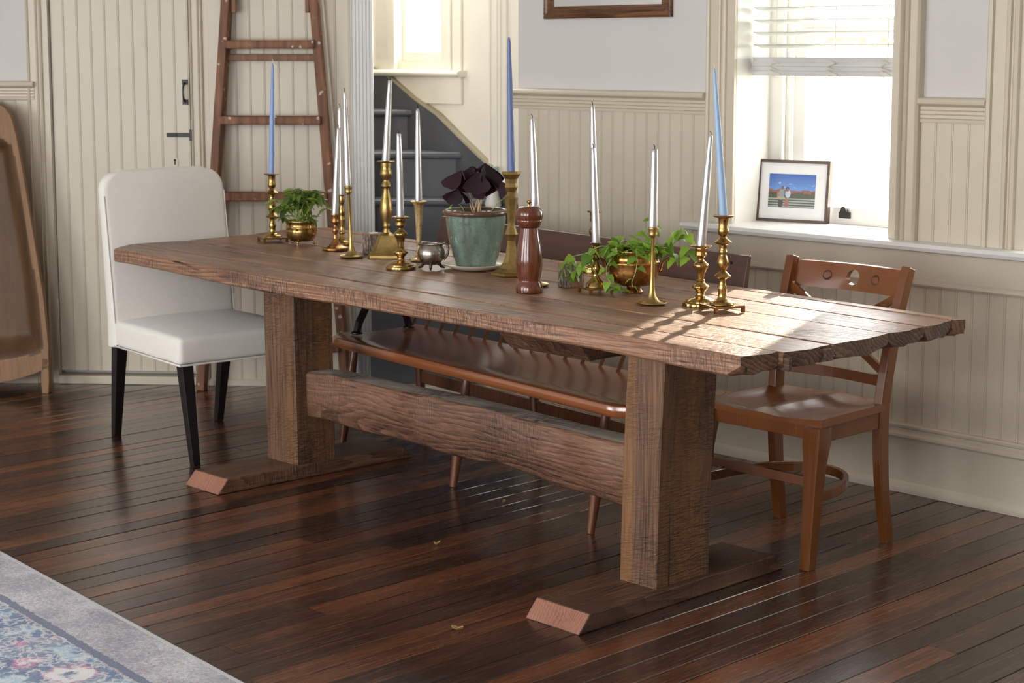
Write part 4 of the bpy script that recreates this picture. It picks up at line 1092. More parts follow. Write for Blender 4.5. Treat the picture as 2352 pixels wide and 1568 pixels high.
bowl.data.materials.append(MAT['trencherin'])
for lx in (-0.645, -0.016):
    bm = NB(); loft(bm, [[(lx - a, 0.0 + z * 0.085, z), (lx + a, 0.0 + z * 0.085, z), (lx + a, 0.06, z), (lx - a, 0.06, z)] for z, a in ((0.0, 0.015), (0.06, 0.019), (0.16, 0.016))]); obj('peg_foot', bm, MAT['trencher'], TR, bevel=0.003)

# ================================================================ MIRROR, RED PLATE
MR = thing('wall_mirror', 'rectangular mirror in a bronze-brown moulded frame on the grey wall', 'mirror', (-4.79, YW, 1.667))
P = [(0, 0), (0, 0.014), (0.008, 0.022), (0.018, 0.024), (0.026, 0.018), (0.030, 0.020), (0.040, 0.020), (0.046, 0.012), (0.050, 0.010), (0.050, 0.004), (0.050, 0)]
Wm, Hm = 0.345, 0.85
bm = NB()
corners = [(-Wm, 0), (Wm, 0), (Wm, Hm), (-Wm, Hm)]
rings = []
for (cx, cz), (sx, sz) in zip(corners, ((1, 1), (-1, 1), (-1, -1), (1, -1))):
    rings.append([(cx + sx * u, -d - 0.001, cz + sz * u) for u, d in P])
rings.append(rings[0])
vs = [[bm.verts.new(p) for p in r] for r in rings[:-1]]; vs.append(vs[0])
for a, b in zip(vs, vs[1:]):
    for i in range(len(P)): bm.faces.new((a[i], a[(i + 1) % len(P)], b[(i + 1) % len(P)], b[i]))
obj('frame', bm, MAT['mirrorframe'], MR, smooth=40)
bm = NB(); box(bm, -Wm + 0.048, Wm - 0.048, -0.007, -0.002, 0.048, Hm - 0.048); obj('mirror_glass', bm, MAT['mirror'], MR)
RP = thing('wall_plate', 'dark red round plate hanging at the top left corner', 'plate', D0, DA)
bm = NB(); pr = [(0.001, 0.0), (0.10, 0.0), (0.135, 0.012), (0.14, 0.018), (0.134, 0.020), (0.098, 0.008), (0.001, 0.007)]
rings = [[(-0.375 + r * math.cos(2 * math.pi * k / 36), -0.002 - z, 1.815 + r * math.sin(2 * math.pi * k / 36)) for k in range(36)] for r, z in pr]
loft(bm, rings); obj('plate_disc', bm, MAT['red'], RP, smooth=50)

# ================================================================ BLIND AND FRAMED PHOTO
BL = thing('window_blind', 'white slatted wooden blind half raised in the window', 'blind', (-3.78, 5.275, 0))
bm = NB(); rings = [[(s * 0.345, y, z) for y, z in ((-0.028, 1.446), (-0.030, 1.462), (-0.024, 1.466), (-0.024, 1.478), (-0.029, 1.482), (-0.029, 1.492), (-0.025, 1.498), (-0.025, 1.508), (-0.028, 1.514), (0.026, 1.514), (0.026, 1.446))] for s in (-1, 1)]
loft(bm, rings); obj('bottom_rail', bm, MAT['blind'], BL, smooth=30)
bm = NB(); bar(bm, [(-0.345, 0, 0), (0.345, 0, 0)], 0.050, 0.0028); sl0 = obj('slat', bm, MAT['blind'], BL, loc=(0, 0, 1.555)); sl0.rotation_euler = (R_(-14), 0, 0)
for k in range(1, 16): clone(sl0, BL, (0, 0, 1.555 + k * 0.0455), (R_(-14), 0, 0))
bm = NB(); box(bm, -0.345, 0.345, -0.03, 0.03, 2.235, 2.278); obj('head_rail', bm, MAT['blind'], BL, bevel=0.003)
for x in (-0.235, 0.03, 0.255):
    bm = NB(); tube(bm, [(x, -0.026, 1.50), (x, -0.027, 2.24)], 0.0012, 5); tube(bm, [(x, 0.026, 1.50), (x, 0.027, 2.24)], 0.0012, 5)
    cd = obj('ladder_cord', bm, MAT['cord'], BL)
    rk = random.Random(int(x * 100)); bm = NB()
    pts = [(x - 0.02, -0.031, 1.505)] + [(x + 0.028 * math.sin(k * 2.2 + rk.random()), -0.035 - 0.006 * (k % 2), 1.492 - k * 0.006 + 0.006 * math.sin(k * 1.7)) for k in range(9)] + [(x + 0.015, -0.033, 1.436)]
    tube(bm, spline(pts, 4), 0.0015, 5); obj('knotted_cord', bm, MAT['cord'], cd)
PF = thing('photo_frame', 'dark wood framed holiday photo leaning on the window sill', 'frame', (-4.012, 5.352, 0.8905), R_(15))
FW, FH, FT = 0.145, 0.236, 0.032
tilt = Matrix.Rotation(R_(-7), 4, 'X')
def tb(bm):
    bmesh.ops.transform(bm, matrix=tilt, verts=bm.verts); return bm
bm = NB()
for a in ((-FW, -FW + 0.011, 0, FH), (FW - 0.011, FW, 0, FH), (-FW + 0.011, FW - 0.011, 0, 0.011), (-FW + 0.011, FW - 0.011, FH - 0.011, FH)): box(bm, a[0], a[1], 0, FT, a[2], a[3])
obj('frame_moulding', tb(bm), MAT['walnut'], PF)
bm = NB(); box(bm, -FW + 0.010, FW - 0.010, 0.007, FT - 0.004, 0.010, FH - 0.010); obj('mount', tb(bm), MAT['paper'], PF)
bm = NB(); box(bm, -0.098, 0.090, 0.0055, 0.0072, 0.055, 0.183); obj('photo_print', tb(bm), MAT['photo'], PF)

# dry leaves on the boards
MAT['dryleaf'] = plain('dry_leaf', (0.34, 0.21, 0.07), 0.8)
for (x, y, r, lab) in ((-3.335, 3.02, 0.5, 'curled tan dry leaf on the floor near the right table foot'), (-4.20, 4.02, 1.9, 'brown dry leaf on the floor under the bench'), (-3.98, 3.52, 1.0, 'tiny dry leaf on the floor under the table beam')):
    bm = NB(); s = 0.018 if lab.startswith('curled') else 0.012
    rows = [[(i * s * 0.45, j * s * 0.5 * (1 - (i / 2.4) ** 2), 0.002 + 0.006 * abs(j) + 0.003 * abs(i)) for j in (-1, 0, 1)] for i in (-2, -1, 0, 1, 2)]
    v = [[bm.verts.new(p) for p in rr] for rr in rows]
    for i in range(4):
        for j in range(2): bm.faces.new((v[i][j], v[i][j + 1], v[i + 1][j + 1], v[i + 1][j]))
    e = bmesh.ops.extrude_face_region(bm, geom=list(bm.faces))
    for q in e['geom']:
        if isinstance(q, bmesh.types.BMVert): q.co.z += 0.0008
    tag(obj('dry_leaf', bm, MAT['dryleaf'], loc=(x, y, 0.0), rz=r), lab, 'leaf', 'dry leaves on the floor')
# ================================================================ THINGS ON THE TABLE
def tt(x): return TZ + 0.0026 + 0.012 * (-2.7 - x) / 3.3      # the old top rises a little towards the far end
CG = 'brass candlesticks on the table'; KG = 'taper candles on the table'
ER = Vector((math.cos(PHI), math.sin(PHI), 0))        # camera-right, for the candles that lean sideways

def candle(x, y, z, ztip, r0, r1, mat, lean, label, wick='black', point=False):
    """lean: sideways offset of the tip along the viewing right-hand direction"""
    L = ztip - z; z = z + tt(x)
    t = thing('taper_candle', label, 'candle', (x, y, z), PHI, KG)
    bm = NB()
    prof = [(r0 * 0.985, 0), (r0, 0.004), (r0 * 0.97, 0.10 * L), (r0 * 0.86, 0.35 * L), (r0 * 0.55 + r1 * 0.45, 0.65 * L), (r1 * 1.06, 0.93 * L)]
    prof += [(r1, 0.965 * L), (r1 * 0.72, 0.988 * L), (0.0008, L)] if point else [(r1, 0.988 * L), (r1 * 0.8, 0.997 * L), (r1 * 0.55, 0.996 * L)]
    lathe(bm, prof, 24)
    for v in bm.verts: v.co.x += lean * (v.co.z / L)
    obj('wax', bm, mat, t, smooth=50)
    h = 0.013 if wick == 'black' else 0.016
    bm = NB(); tube(bm, [(lean, 0, L - 0.003), (lean + 0.001, 0, L + h * 0.5), (lean - 0.003, 0, L + h)], [0.0012, 0.0012, 0.0009], 6)
    obj('wick', bm, MAT['wick'] if wick == 'black' else MAT['wickwhite'], t)

def stick(label, x, y, prof, mat, seg=32, rz=PHI, smooth=50, rfun=None, tilt=0.0, group=CG):
    t = thing('candlestick', label, 'candlestick', (x, y, tt(x)), rz, group)
    bm = NB(); lathe(bm, prof, seg, rfun=rfun)
    if tilt:
        for v in bm.verts: v.co.x += tilt * v.co.z
    obj('stem', bm, mat, t, smooth=smooth)
    return t

def footed_square(t, half, z0, z1, mat, foot=0.010, turn=R_(20)):
    def rot(px, py): return (px * math.cos(turn) - py * math.sin(turn), px * math.sin(turn) + py * math.cos(turn))
    bm = NB(); sq = [(-half, -half), (half, -half), (half, half), (-half, half)]
    inn = half * 0.93
    loft(bm, [[rot(a, b) + (z0,) for a, b in sq], [rot(a, b) + (z1 - 0.001,) for a, b in sq], [rot(a * 0.97, b * 0.97) + (z1,) for a, b in sq]])
    obj('base_plate', bm, mat, t)
    for sx in (-1, 1):
        for sy in (-1, 1):
            bm = NB(); c = [(sx * half, sy * half), (sx * (half - foot), sy * half), (sx * (half - foot), sy * (half - foot)), (sx * half, sy * (half - foot))]
            loft(bm, [[rot(*p) + (0.0,) for p in c], [rot(*p) + (z0 + 0.0005,) for p in c]]); obj('foot', bm, mat, t)

U_PROF = [(0.034, 0.020), (0.038, 0.0215), (0.037, 0.026), (0.030, 0.030), (0.022, 0.033), (0.015, 0.037), (0.0128, 0.045), (0.0118, 0.057), (0.0135, 0.062), (0.0146, 0.070), (0.0115, 0.080), (0.0088, 0.092), (0.0125, 0.099), (0.0235, 0.103), (0.0245, 0.1065), (0.0225, 0.109), (0.0142, 0.116), (0.009, 0.121), (0.0112, 0.126), (0.0158, 0.134), (0.0176, 0.142), (0.0170, 0.151), (0.0135, 0.162), (0.0108, 0.168), (0.0105, 0.171), (0.0126, 0.1745), (0.0126, 0.180), (0.0108, 0.184), (0.0108, 0.190), (0.0120, 0.198), (0.0240, 0.2035), (0.0252, 0.2070), (0.0225, 0.2100), (0.0128, 0.2165), (0.0088, 0.2240), (0.0148, 0.2300), (0.0168, 0.2390), (0.0158, 0.2460), (0.0146, 0.2500), (0.0146, 0.2750), (0.0165, 0.2790), (0.0300, 0.2820), (0.0312, 0.2850), (0.0296, 0.2862), (0.0130, 0.2855)]
def footed_stick(label, x, y, sc, turn):
    t = stick(label, x, y, [(r, z * sc) for r, z in U_PROF], MAT['brass'])
    footed_square(t, 0.050, 0.0135, 0.0204, MAT['brass'], 0.0095, turn)
    return t
H_PROF = [(0.0530, 0.0), (0.0535, 0.004), (0.0520, 0.009), (0.0460, 0.011), (0.0450, 0.015), (0.0370, 0.018), (0.0350, 0.021), (0.0220, 0.024), (0.0145, 0.030), (0.0118, 0.036), (0.0135, 0.043), (0.0200, 0.050), (0.0255, 0.056), (0.0250, 0.060), (0.0190, 0.064), (0.0135, 0.070), (0.0112, 0.074), (0.0128, 0.0755), (0.0128, 0.0785), (0.0108, 0.0800), (0.0118, 0.092), (0.0160, 0.108), (0.0215, 0.116), (0.0238, 0.122), (0.0225, 0.127), (0.0150, 0.133), (0.0092, 0.140), (0.0088, 0.145), (0.0130, 0.150), (0.0182, 0.153), (0.0188, 0.158), (0.0175, 0.161), (0.0175, 0.170), (0.0190, 0.172), (0.0190, 0.176), (0.0180, 0.178), (0.0310, 0.1800), (0.0325, 0.1825), (0.0310, 0.1840), (0.0140, 0.1825)]
def gad(a, z):
    return 1 + (0.03 * math.cos(14 * a) if 0.112 < z < 0.130 or 0.050 < z < 0.062 else 0)
def trumpet_prof(h):
    return [(0.0455, 0.004), (0.0465, 0.0055), (0.0455, 0.0075), (0.0400, 0.0050), (0.0300, 0.0065), (0.0200, 0.0130), (0.0130, 0.026), (0.0090, 0.045), (0.0070, 0.080), (0.0058, 0.140), (0.0052, h - 0.034), (0.0070, h - 0.030), (0.0125, h - 0.026), (0.0135, h - 0.022), (0.0125, h - 0.019), (0.0140, h - 0.008), (0.0165, h - 0.001), (0.0160, h), (0.0120, h - 0.001)]

def trumpet(label, x, y, h, tilt=0.0, mat=None):
    prof = [(0.030, 0.0), (0.0400, 0.0)] + trumpet_prof(h)
    return stick(label, x, y, prof, mat or MAT['brassdull'], tilt=tilt)

# A: footed brass with sky-blue candle, far left
footed_stick('square-footed brass candlestick at the far left of the table', -5.6629, 4.1390, 0.955, R_(24))
candle(-5.6629, 4.1390, 0.274, 0.712, 0.0125, 0.0055, MAT['candleblue'], 0.013, 'tall light blue taper candle at the far left of the table', 'white', True)
# U: footed brass with pale candle, far right
footed_stick('tall square-footed brass candlestick in the sun at the right end of the row', -3.2544, 4.0164, 1.0, R_(22))
candle(-3.2544, 4.0164, 0.287, 0.718, 0.0120, 0.0050, MAT['candlepale'], -0.034, 'pale blue leaning taper candle at the right end of the row', 'white', True)
# P: small footed stick behind the ivy
t = stick('small square-footed brass candlestick left of the big ivy pot, wrapped in leaves', -3.7765, 4.0222, [(0.030, 0.0195), (0.0325, 0.021), (0.030, 0.030), (0.020, 0.040), (0.012, 0.050), (0.0088, 0.060), (0.0105, 0.066), (0.0155, 0.075), (0.0132, 0.086), (0.0072, 0.100), (0.0085, 0.106), (0.0118, 0.112), (0.0085, 0.119), (0.0085, 0.124), (0.0118, 0.129), (0.0100, 0.134), (0.0100, 0.150), (0.0115, 0.155), (0.0175, 0.158), (0.0182, 0.160), (0.0120, 0.1605)], MAT['brass'])
footed_square(t, 0.042, 0.0135, 0.0200, MAT['brass'], 0.008, R_(26))
candle(-3.7765, 4.0222, 0.1615, 0.463, 0.0138, 0.0068, MAT['candlesilver'], -0.011, 'silver taper candle in front, left of the big ivy pot, with its bent wick')
# C: small turned stick
stick('small round brass candlestick with a ball knop beside the green plant', -5.2681, 4.1471, [(0.0500, 0.0), (0.0510, 0.003), (0.0510, 0.008), (0.0485, 0.0105), (0.0400, 0.013), (0.0280, 0.017), (0.0190, 0.024), (0.0125, 0.033), (0.0085, 0.043), (0.0066, 0.047), (0.0076, 0.050), (0.0060, 0.053), (0.0062, 0.060), (0.0100, 0.067), (0.0126, 0.0755), (0.0105, 0.084), (0.0062, 0.090), (0.0055, 0.097), (0.0085, 0.102), (0.0150, 0.106), (0.0162, 0.109), (0.0145, 0.113), (0.0138, 0.121), (0.0160, 0.133), (0.0172, 0.1365), (0.0165, 0.1385), (0.0120, 0.138)], MAT['copper'])
candle(-5.2681, 4.1471, 0.139, 0.470, 0.0142, 0.0068, MAT['candlesilver'], 0.017, 'silver taper candle leaning right, nearest the green plant')
# D: behind C
stick('fluted brass candlestick half hidden behind the ball-knop one', -5.4018, 4.2855, [(0.0400, 0.0), (0.0405, 0.004), (0.0380, 0.009), (0.0240, 0.014), (0.0125, 0.024), (0.0088, 0.040), (0.0122, 0.044), (0.0118, 0.048), (0.0086, 0.052), (0.0100, 0.075), (0.0122, 0.096), (0.0128, 0.104), (0.0100, 0.110), (0.0124, 0.118), (0.0132, 0.130), (0.0105, 0.145), (0.0072, 0.155), (0.0098, 0.162), (0.0124, 0.172), (0.0110, 0.182), (0.0110, 0.192), (0.0190, 0.1955), (0.0195, 0.1975), (0.0120, 0.198)], MAT['brass'], rfun=lambda a, z: 1 + (0.05 * math.cos(10 * a) if 0.055 < z < 0.108 or z < 0.010 else 0))
candle(-5.4018, 4.2855, 0.1985, 0.541, 0.0130, 0.0075, MAT['candlesilver'], -0.003, 'silver taper candle between the leaning ones, just left of the corner post')
# E: slim trumpet stick
trumpet('slim trumpet-shaped brass candlestick beside the bark log on the left', -5.0416, 4.0450, 0.266, -0.040)
candle(-5.0416 - 0.0107 * ER.x, 4.0450 - 0.0107 * ER.y, 0.267, 0.614, 0.0140, 0.0070, MAT['candlesilver'], -0.009, 'silver taper candle in front of the whitened corner post')
# G: tall stick with bell base (chamfered square)
t = thing('candlestick', 'tall brass candlestick with a bell-shaped square base', 'candlestick', (-4.9740, 4.1571, tt(-4.9740)), PHI, CG)
def oct_ring(r, z, k=0.62):
    a, b = r, r * k
    return [(a, -b, z), (a, b, z), (b, a, z), (-b, a, z), (-a, b, z), (-a, -b, z), (-b, -a, z), (b, -a, z)]
bm = NB(); loft(bm, [oct_ring(r, z, k) for r, z, k in ((0.066, 0.0, .88), (0.066, 0.009, .88), (0.061, 0.013, .84), (0.052, 0.026, .75), (0.043, 0.045, .68), (0.036, 0.066, .62), (0.030, 0.080, .56), (0.020, 0.087, .5), (0.014, 0.090, .45))]); obj('bell_base', bm, MAT['brassdull'], t, smooth=25)
bm = NB(); lathe(bm, [(0.0145, 0.089), (0.0125, 0.098), (0.0105, 0.108), (0.0135, 0.112), (0.0135, 0.117), (0.0120, 0.120), (0.0175, 0.135), (0.0230, 0.160), (0.0238, 0.175), (0.0205, 0.205), (0.0150, 0.232), (0.0120, 0.252), (0.0135, 0.258), (0.0185, 0.263), (0.0170, 0.270), (0.0110, 0.281), (0.0100, 0.287), (0.0150, 0.293), (0.0215, 0.305), (0.0215, 0.316), (0.0185, 0.324), (0.0175, 0.331), (0.0195, 0.342), (0.0195, 0.349), (0.0330, 0.3515), (0.0348, 0.3545), (0.0330, 0.3560), (0.0140, 0.3550)], 32); obj('stem', bm, MAT['brassdull'], t, smooth=50)
candle(-4.9740, 4.1571, 0.3565, 0.655, 0.0148, 0.0078, MAT['candlesilver'], 0.018, 'tall silver taper candle standing highest among the silver ones on the left')
# H and T: drip-pan sticks with gadrooned knops
stick('stout brass candlestick with a wide drip pan next to the silver creamer', -4.6656, 3.9643, H_PROF, MAT['brass'], seg=56, rfun=gad)
candle(-4.6656, 3.9643, 0.1838, 0.476, 0.0138, 0.0085, MAT['candlesilver'], -0.004, 'silver taper candle in the stout brass stick beside the creamer')
stick('stout brass candlestick with a scalloped foot just left of the sunlit tall one', -3.3722, 4.0570, H_PROF, MAT['brass'], seg=56, rfun=lambda a, z: gad(a, z) * (1 + (0.035 * math.cos(12 * a) if z < 0.012 else 0)))
candle(-3.3722, 4.0570, 0.1838, 0.517, 0.0145, 0.0070, MAT['candlesilver'], 0.024, 'silver taper candle leaning behind the pale blue one on the right')
# I: fluted trumpet
stick('pale faceted brass candlestick tapering downwards behind the creamer', -4.7924, 4.1588, [(0.034, 0.0), (0.036, 0.004), (0.034, 0.008), (0.018, 0.014), (0.0095, 0.022), (0.0088, 0.045), (0.0100, 0.090), (0.0135, 0.150), (0.0168, 0.195), (0.0190, 0.206), (0.0260, 0.214), (0.0310, 0.2175), (0.0305, 0.2195), (0.0150, 0.2185)], MAT['brasspale'], seg=10, smooth=20)
candle(-4.7924, 4.1588, 0.2197, 0.556, 0.0140, 0.0068, MAT['candlesilver'], -0.001, 'pointed silver taper candle right of the stair steps, above the creamer', point=True)
# L: hexagonal stick with indigo candle
t = thing('candlestick', 'tall six-sided brass candlestick right of the green pot', 'candlestick', (-4.2813, 4.1354, tt(-4.2813)), PHI, CG)
bm = NB(); lathe(bm, [(0.070, 0.0), (0.070, 0.010), (0.062, 0.013), (0.044, 0.024), (0.030, 0.042), (0.0200, 0.070), (0.0150, 0.105), (0.0145, 0.118), (0.0178, 0.130), (0.0232, 0.140), (0.0178, 0.152), (0.0130, 0.170), (0.0125, 0.180), (0.0190, 0.240), (0.0232, 0.264), (0.0150, 0.272), (0.0165, 0.286), (0.0228, 0.302), (0.0200, 0.316), (0.0215, 0.330), (0.0300, 0.343), (0.0330, 0.3465), (0.0330, 0.3545), (0.0318, 0.3560), (0.0130, 0.3555)], 6, phase=R_(10)); obj('stem', bm, MAT['brassdull'], t)
candle(-4.2813, 4.1354, 0.3562, 0.812, 0.0128, 0.0055, MAT['candlelilac'], -0.008, 'tall indigo taper candle right of the green pot', 'white', True)
# M: trumpet stick hidden behind the mill
trumpet('slim trumpet-shaped candlestick hidden behind the pepper mill', -4.0243, 3.9945, 0.262, 0.0, MAT['brasspale'])
candle(-4.0243, 3.9945, 0.2625, 0.549, 0.0142, 0.0070, MAT['candlesilver'], -0.010, 'silver taper candle rising behind the pepper mill')
# Q: stick behind P
stick('brass candlestick hidden behind the ivy, its drip pan showing at both sides of a candle', -4.1344, 4.3946, [(r * 0.78, z * 1.165) for r, z in H_PROF], MAT['brass'], seg=40)
candle(-4.1344, 4.3946, 0.2130, 0.580, 0.0140, 0.0078, MAT['candlesilver'], -0.009, 'silver taper candle at the back, standing taller behind the bent-wick one')
# S: trumpet in front of the ivy pot
trumpet('slim trumpet-shaped brass candlestick in front of the big ivy pot', -3.4908, 3.9690, 0.236, 0.006)
candle(-3.4898, 3.9700, 0.2365, 0.474, 0.0145, 0.0100, MAT['candlesilver'], 0.002, 'short silver taper candle above the big ivy pot')

# ---------------------------------------------------------------- pepper mill
PM = thing('pepper_mill', 'dark red-brown turned wooden pepper mill in the middle of the table', 'pepper mill', (-3.9356, 3.8809, tt(-3.9356)), PHI)
bm = NB(); lathe(bm, [(0.0425, 0.0), (0.0430, 0.004), (0.0430, 0.017), (0.0405, 0.024), (0.0375, 0.031), (0.0345, 0.035), (0.0340, 0.039), (0.0370, 0.048), (0.0410, 0.070), (0.0430, 0.092), (0.0420, 0.115), (0.0370, 0.150), (0.0315, 0.180), (0.0285, 0.202), (0.0280, 0.2075)], 40); obj('mill_body', bm, MAT['mill'], PM, smooth=45)
bm = NB(); lathe(bm, [(0.0280, 0.2065), (0.0330, 0.2095), (0.0355, 0.215), (0.0385, 0.223), (0.0412, 0.229), (0.0405, 0.231), (0.0405, 0.233), (0.0425, 0.236), (0.0440, 0.248), (0.0432, 0.258), (0.0380, 0.268), (0.0290, 0.2745), (0.0150, 0.2765), (0.0060, 0.2765)], 40); hd = obj('mill_head', bm, MAT['mill'], PM, smooth=45)
bm = NB(); lathe(bm, [(0.0052, 0.276), (0.0048, 0.282), (0.0060, 0.286), (0.0082, 0.289), (0.0082, 0.292), (0.0050, 0.2955)], 20); obj('top_knob', bm, MAT['brass'], hd, smooth=50)

# ---------------------------------------------------------------- green glazed pot with purple oxalis on a saucer
OX = thing('potted_oxalis', 'purple-leaved oxalis in a green glazed pot with brown rim', 'plant', (-4.4853, 4.1581, tt(-4.4853) + 0.0105), PHI)
bm = NB(); lathe(bm, [(0.060, 0.0), (0.069, 0.001), (0.072, 0.006), (0.084, 0.045), (0.096, 0.095), (0.1035, 0.140), (0.1055, 0.166), (0.1045, 0.178), (0.1050, 0.184), (0.099, 0.184), (0.096, 0.170), (0.090, 0.150), (0.010, 0.150)], 48); pot = obj('pot', bm, MAT['greenpot'], OX, smooth=50)
bm = NB(); lathe(bm, [(0.1030, 0.180), (0.1120, 0.1815), (0.1170, 0.1875), (0.1175, 0.1940), (0.1130, 0.1990), (0.1050, 0.2000), (0.0990, 0.1965), (0.0960, 0.189), (0.0955, 0.180)], 48, cap=False)
obj('pot_rim', bm, MAT['brownglaze'], pot, smooth=60)
bm = NB(); lathe(bm, [(0.0945, 0.150), (0.094, 0.158), (0.05, 0.163), (0.001, 0.165)], 32); obj('soil', bm, MAT['soil'], OX, smooth=60)
SA = thing('plant_saucer', 'cream glazed saucer under the green pot', 'saucer', (-4.4853, 4.1581, tt(-4.4853)), PHI)
bm = NB(); lathe(bm, [(0.070, 0.0), (0.078, 0.0), (0.095, 0.007), (0.115, 0.017), (0.117, 0.0195), (0.114, 0.0205), (0.095, 0.0125), (0.080, 0.0098), (0.001, 0.0095)], 48); obj('dish', bm, MAT['saucer'], SA, smooth=45)

def leaf_mesh(name, outline, mat, bend=0.2, fold=0.15):
    """outline: half widths along the midrib [(t, w)], unit length along +x; folded along the midrib and bent down"""
    bm = NB(); rows = []
    for t, wd in outline:
        z = -bend * t * t
        rows.append([bm.verts.new((t, -wd, z + fold * wd)), bm.verts.new((t, 0, z)), bm.verts.new((t, wd, z + fold * wd))])
    for a, b in zip(rows, rows[1:]):
        for j in (0, 1): bm.faces.new((a[j], a[j + 1], b[j + 1], b[j]))
    me = bpy.data.meshes.new(name); bm.to_mesh(me); bm.free()
    me.polygons.foreach_set('use_smooth', [True] * len(me.polygons)); me.materials.append(mat)
    return me
def put_leaf(me, parent, p, d, length, roll=0.0, wide=1.0, name='leaf'):
    o = bpy.data.objects.new(name, me); COL.objects.link(o); o.parent = parent
    d = Vector(d).normalized()
    up = Vector((0, 0, 1)); s = up.cross(d)
    if s.length < 1e-3: s = Vector((0, 1, 0))
    s.normalize(); u = d.cross(s)
    M = Matrix((d, s, u)).transposed().to_4x4() @ Matrix.Rotation(roll, 4, 'X')
    o.matrix_local = Matrix.Translation(Vector(p)) @ M @ Matrix.Diagonal((length, length * wide, length, 1))
    return o
LM_OX = leaf_mesh('oxalis_leaf', [(0, 0.02), (0.25, 0.20), (0.6, 0.46), (0.85, 0.58), (1.0, 0.42)], MAT['leafox'], 0.15, 0.45)
LM_SCH = leaf_mesh('long_leaf', [(0, 0.015), (0.15, 0.10), (0.4, 0.19), (0.65, 0.175), (0.85, 0.10), (1.0, 0.0)], MAT['leafdark'], 0.35, 0.35)
LM_IVY = leaf_mesh('ivy_leaf', [(0, 0.03), (0.06, 0.36), (0.22, 0.47), (0.34, 0.36), (0.42, 0.34), (0.55, 0.33), (0.8, 0.15), (1.0, 0.0)], MAT['leafivy'], 0.28, 0.18)
ro = random.Random(5)
tri = [(-0.048, -0.01, 0.338, 0.074, -0.2), (0.008, -0.030, 0.336, 0.080, 0.5), (0.034, 0.0, 0.362, 0.076, 0.9), (0.048, -0.02, 0.312, 0.074, -0.3), (-0.062, -0.015, 0.272, 0.054, 0.3), (-0.012, 0.02, 0.350, 0.070, 0.1)]
for (x, y, z, L, ph) in tri:
    bm = NB(); base = Vector((ro.uniform(-0.012, 0.012), ro.uniform(-0.03, 0.0), 0.160))
    tube(bm, spline([base, (x * 0.35 + base.x * 0.65, y * 0.5, 0.235), (x * 0.85, y, z - 0.02), (x, y, z - 0.002)], 4), 0.0022, 6); obj('leaf_stalk', bm, MAT['stempale'], OX, smooth=60)
    for k in range(3):
        a = ph + k * 2.094
        put_leaf(LM_OX, OX, (x, y, z), (math.cos(a), math.sin(a), -1.0 - 0.6 * ro.random()), L * 1.1, ro.uniform(-0.3, 0.3))
for pts, mat in (([(-0.03, -0.02, 0.16), (-0.045, -0.02, 0.205), (-0.065, -0.02, 0.222), (-0.085, -0.02, 0.215), (-0.088, -0.02, 0.208)], MAT['stemgreen']), ([(0.03, -0.02, 0.16), (0.07, -0.02, 0.215), (0.105, -0.015, 0.245), (0.108, -0.015, 0.256), (0.088, -0.015, 0.248)], MAT['stemgreen']), ([(0.008, -0.02, 0.16), (0.020, -0.03, 0.22), (0.026, -0.03, 0.26)], MAT['stempale'])):
    bm = NB(); tube(bm, spline(pts, 5), 0.0014, 6); obj('flower_stalk', bm, mat, OX, smooth=60)
bm = NB(); bmesh.ops.create_icosphere(bm, subdivisions=1, radius=0.006); obj('flower_bud', bm, MAT['stemgreen'], OX, loc=(-0.088, -0.02, 0.206))

# ---------------------------------------------------------------- small brass pot with the leafy plant
SB = thing('potted_plant', 'leafy green plant in a small brass pot with paw feet', 'plant', (-5.5104, 4.1678, tt(-5.5104)), PHI)
bm = NB(); lathe(bm, [(0.020, 0.0135), (0.042, 0.015), (0.053, 0.024), (0.0605, 0.042), (0.0615, 0.056), (0.0600, 0.0635), (0.0612, 0.066), (0.0612, 0.070), (0.0595, 0.0725), (0.0600, 0.084), (0.0630, 0.090), (0.0665, 0.0925), (0.0660, 0.0955), (0.0615, 0.0945), (0.0575, 0.085), (0.010, 0.082)], 40); pb = obj('pot', bm, MAT['brass'], SB, smooth=50)
bm = NB(); lathe(bm, [(0.056, 0.080), (0.05, 0.086), (0.001, 0.089)], 24); obj('soil', bm, MAT['soil'], SB, smooth=60)
for a in (-100, 20, 140):
    c, s = math.cos(R_(a)), math.sin(R_(a)); bm = NB()
    tube(bm, spline([(c * 0.040, s * 0.040, 0.020), (c * 0.050, s * 0.050, 0.012), (c * 0.048, s * 0.048, 0.005), (c * 0.056, s * 0.056, 0.0035)], 4), [0.006, 0.005, 0.0045, 0.004, 0.0038, 0.0036, 0.0034, 0.0033, 0.0034, 0.0036, 0.0036, 0.0034, 0.003], 8); obj('paw_foot', bm, MAT['brass'], pb, smooth=60)
bm = NB(); tube(bm, spline([(-0.048, -0.040, 0.062), (-0.050, -0.046, 0.067), (-0.030, -0.062, 0.071), (-0.012, -0.064, 0.066), (-0.010, -0.061, 0.058)], 4), 0.0028, 8); obj('ring_handle', bm, MAT['brass'], pb, smooth=60)
rs = random.Random(21)
heads = []
for k in range(26):
    a = rs.uniform(0, 6.283); q = rs.uniform(0.012, 0.066)
    heads.append((q * math.cos(a) * 1.25 - 0.002, q * math.sin(a), 0.132 + rs.uniform(0.0, 0.090) - 0.25 * max(0, q - 0.045)))
heads += [(-0.090, -0.03, 0.178), (-0.062, -0.04, 0.142), (-0.070, -0.035, 0.110), (0.098, -0.01, 0.142), (0.040, -0.045, 0.110), (-0.095, -0.04, 0.150)]
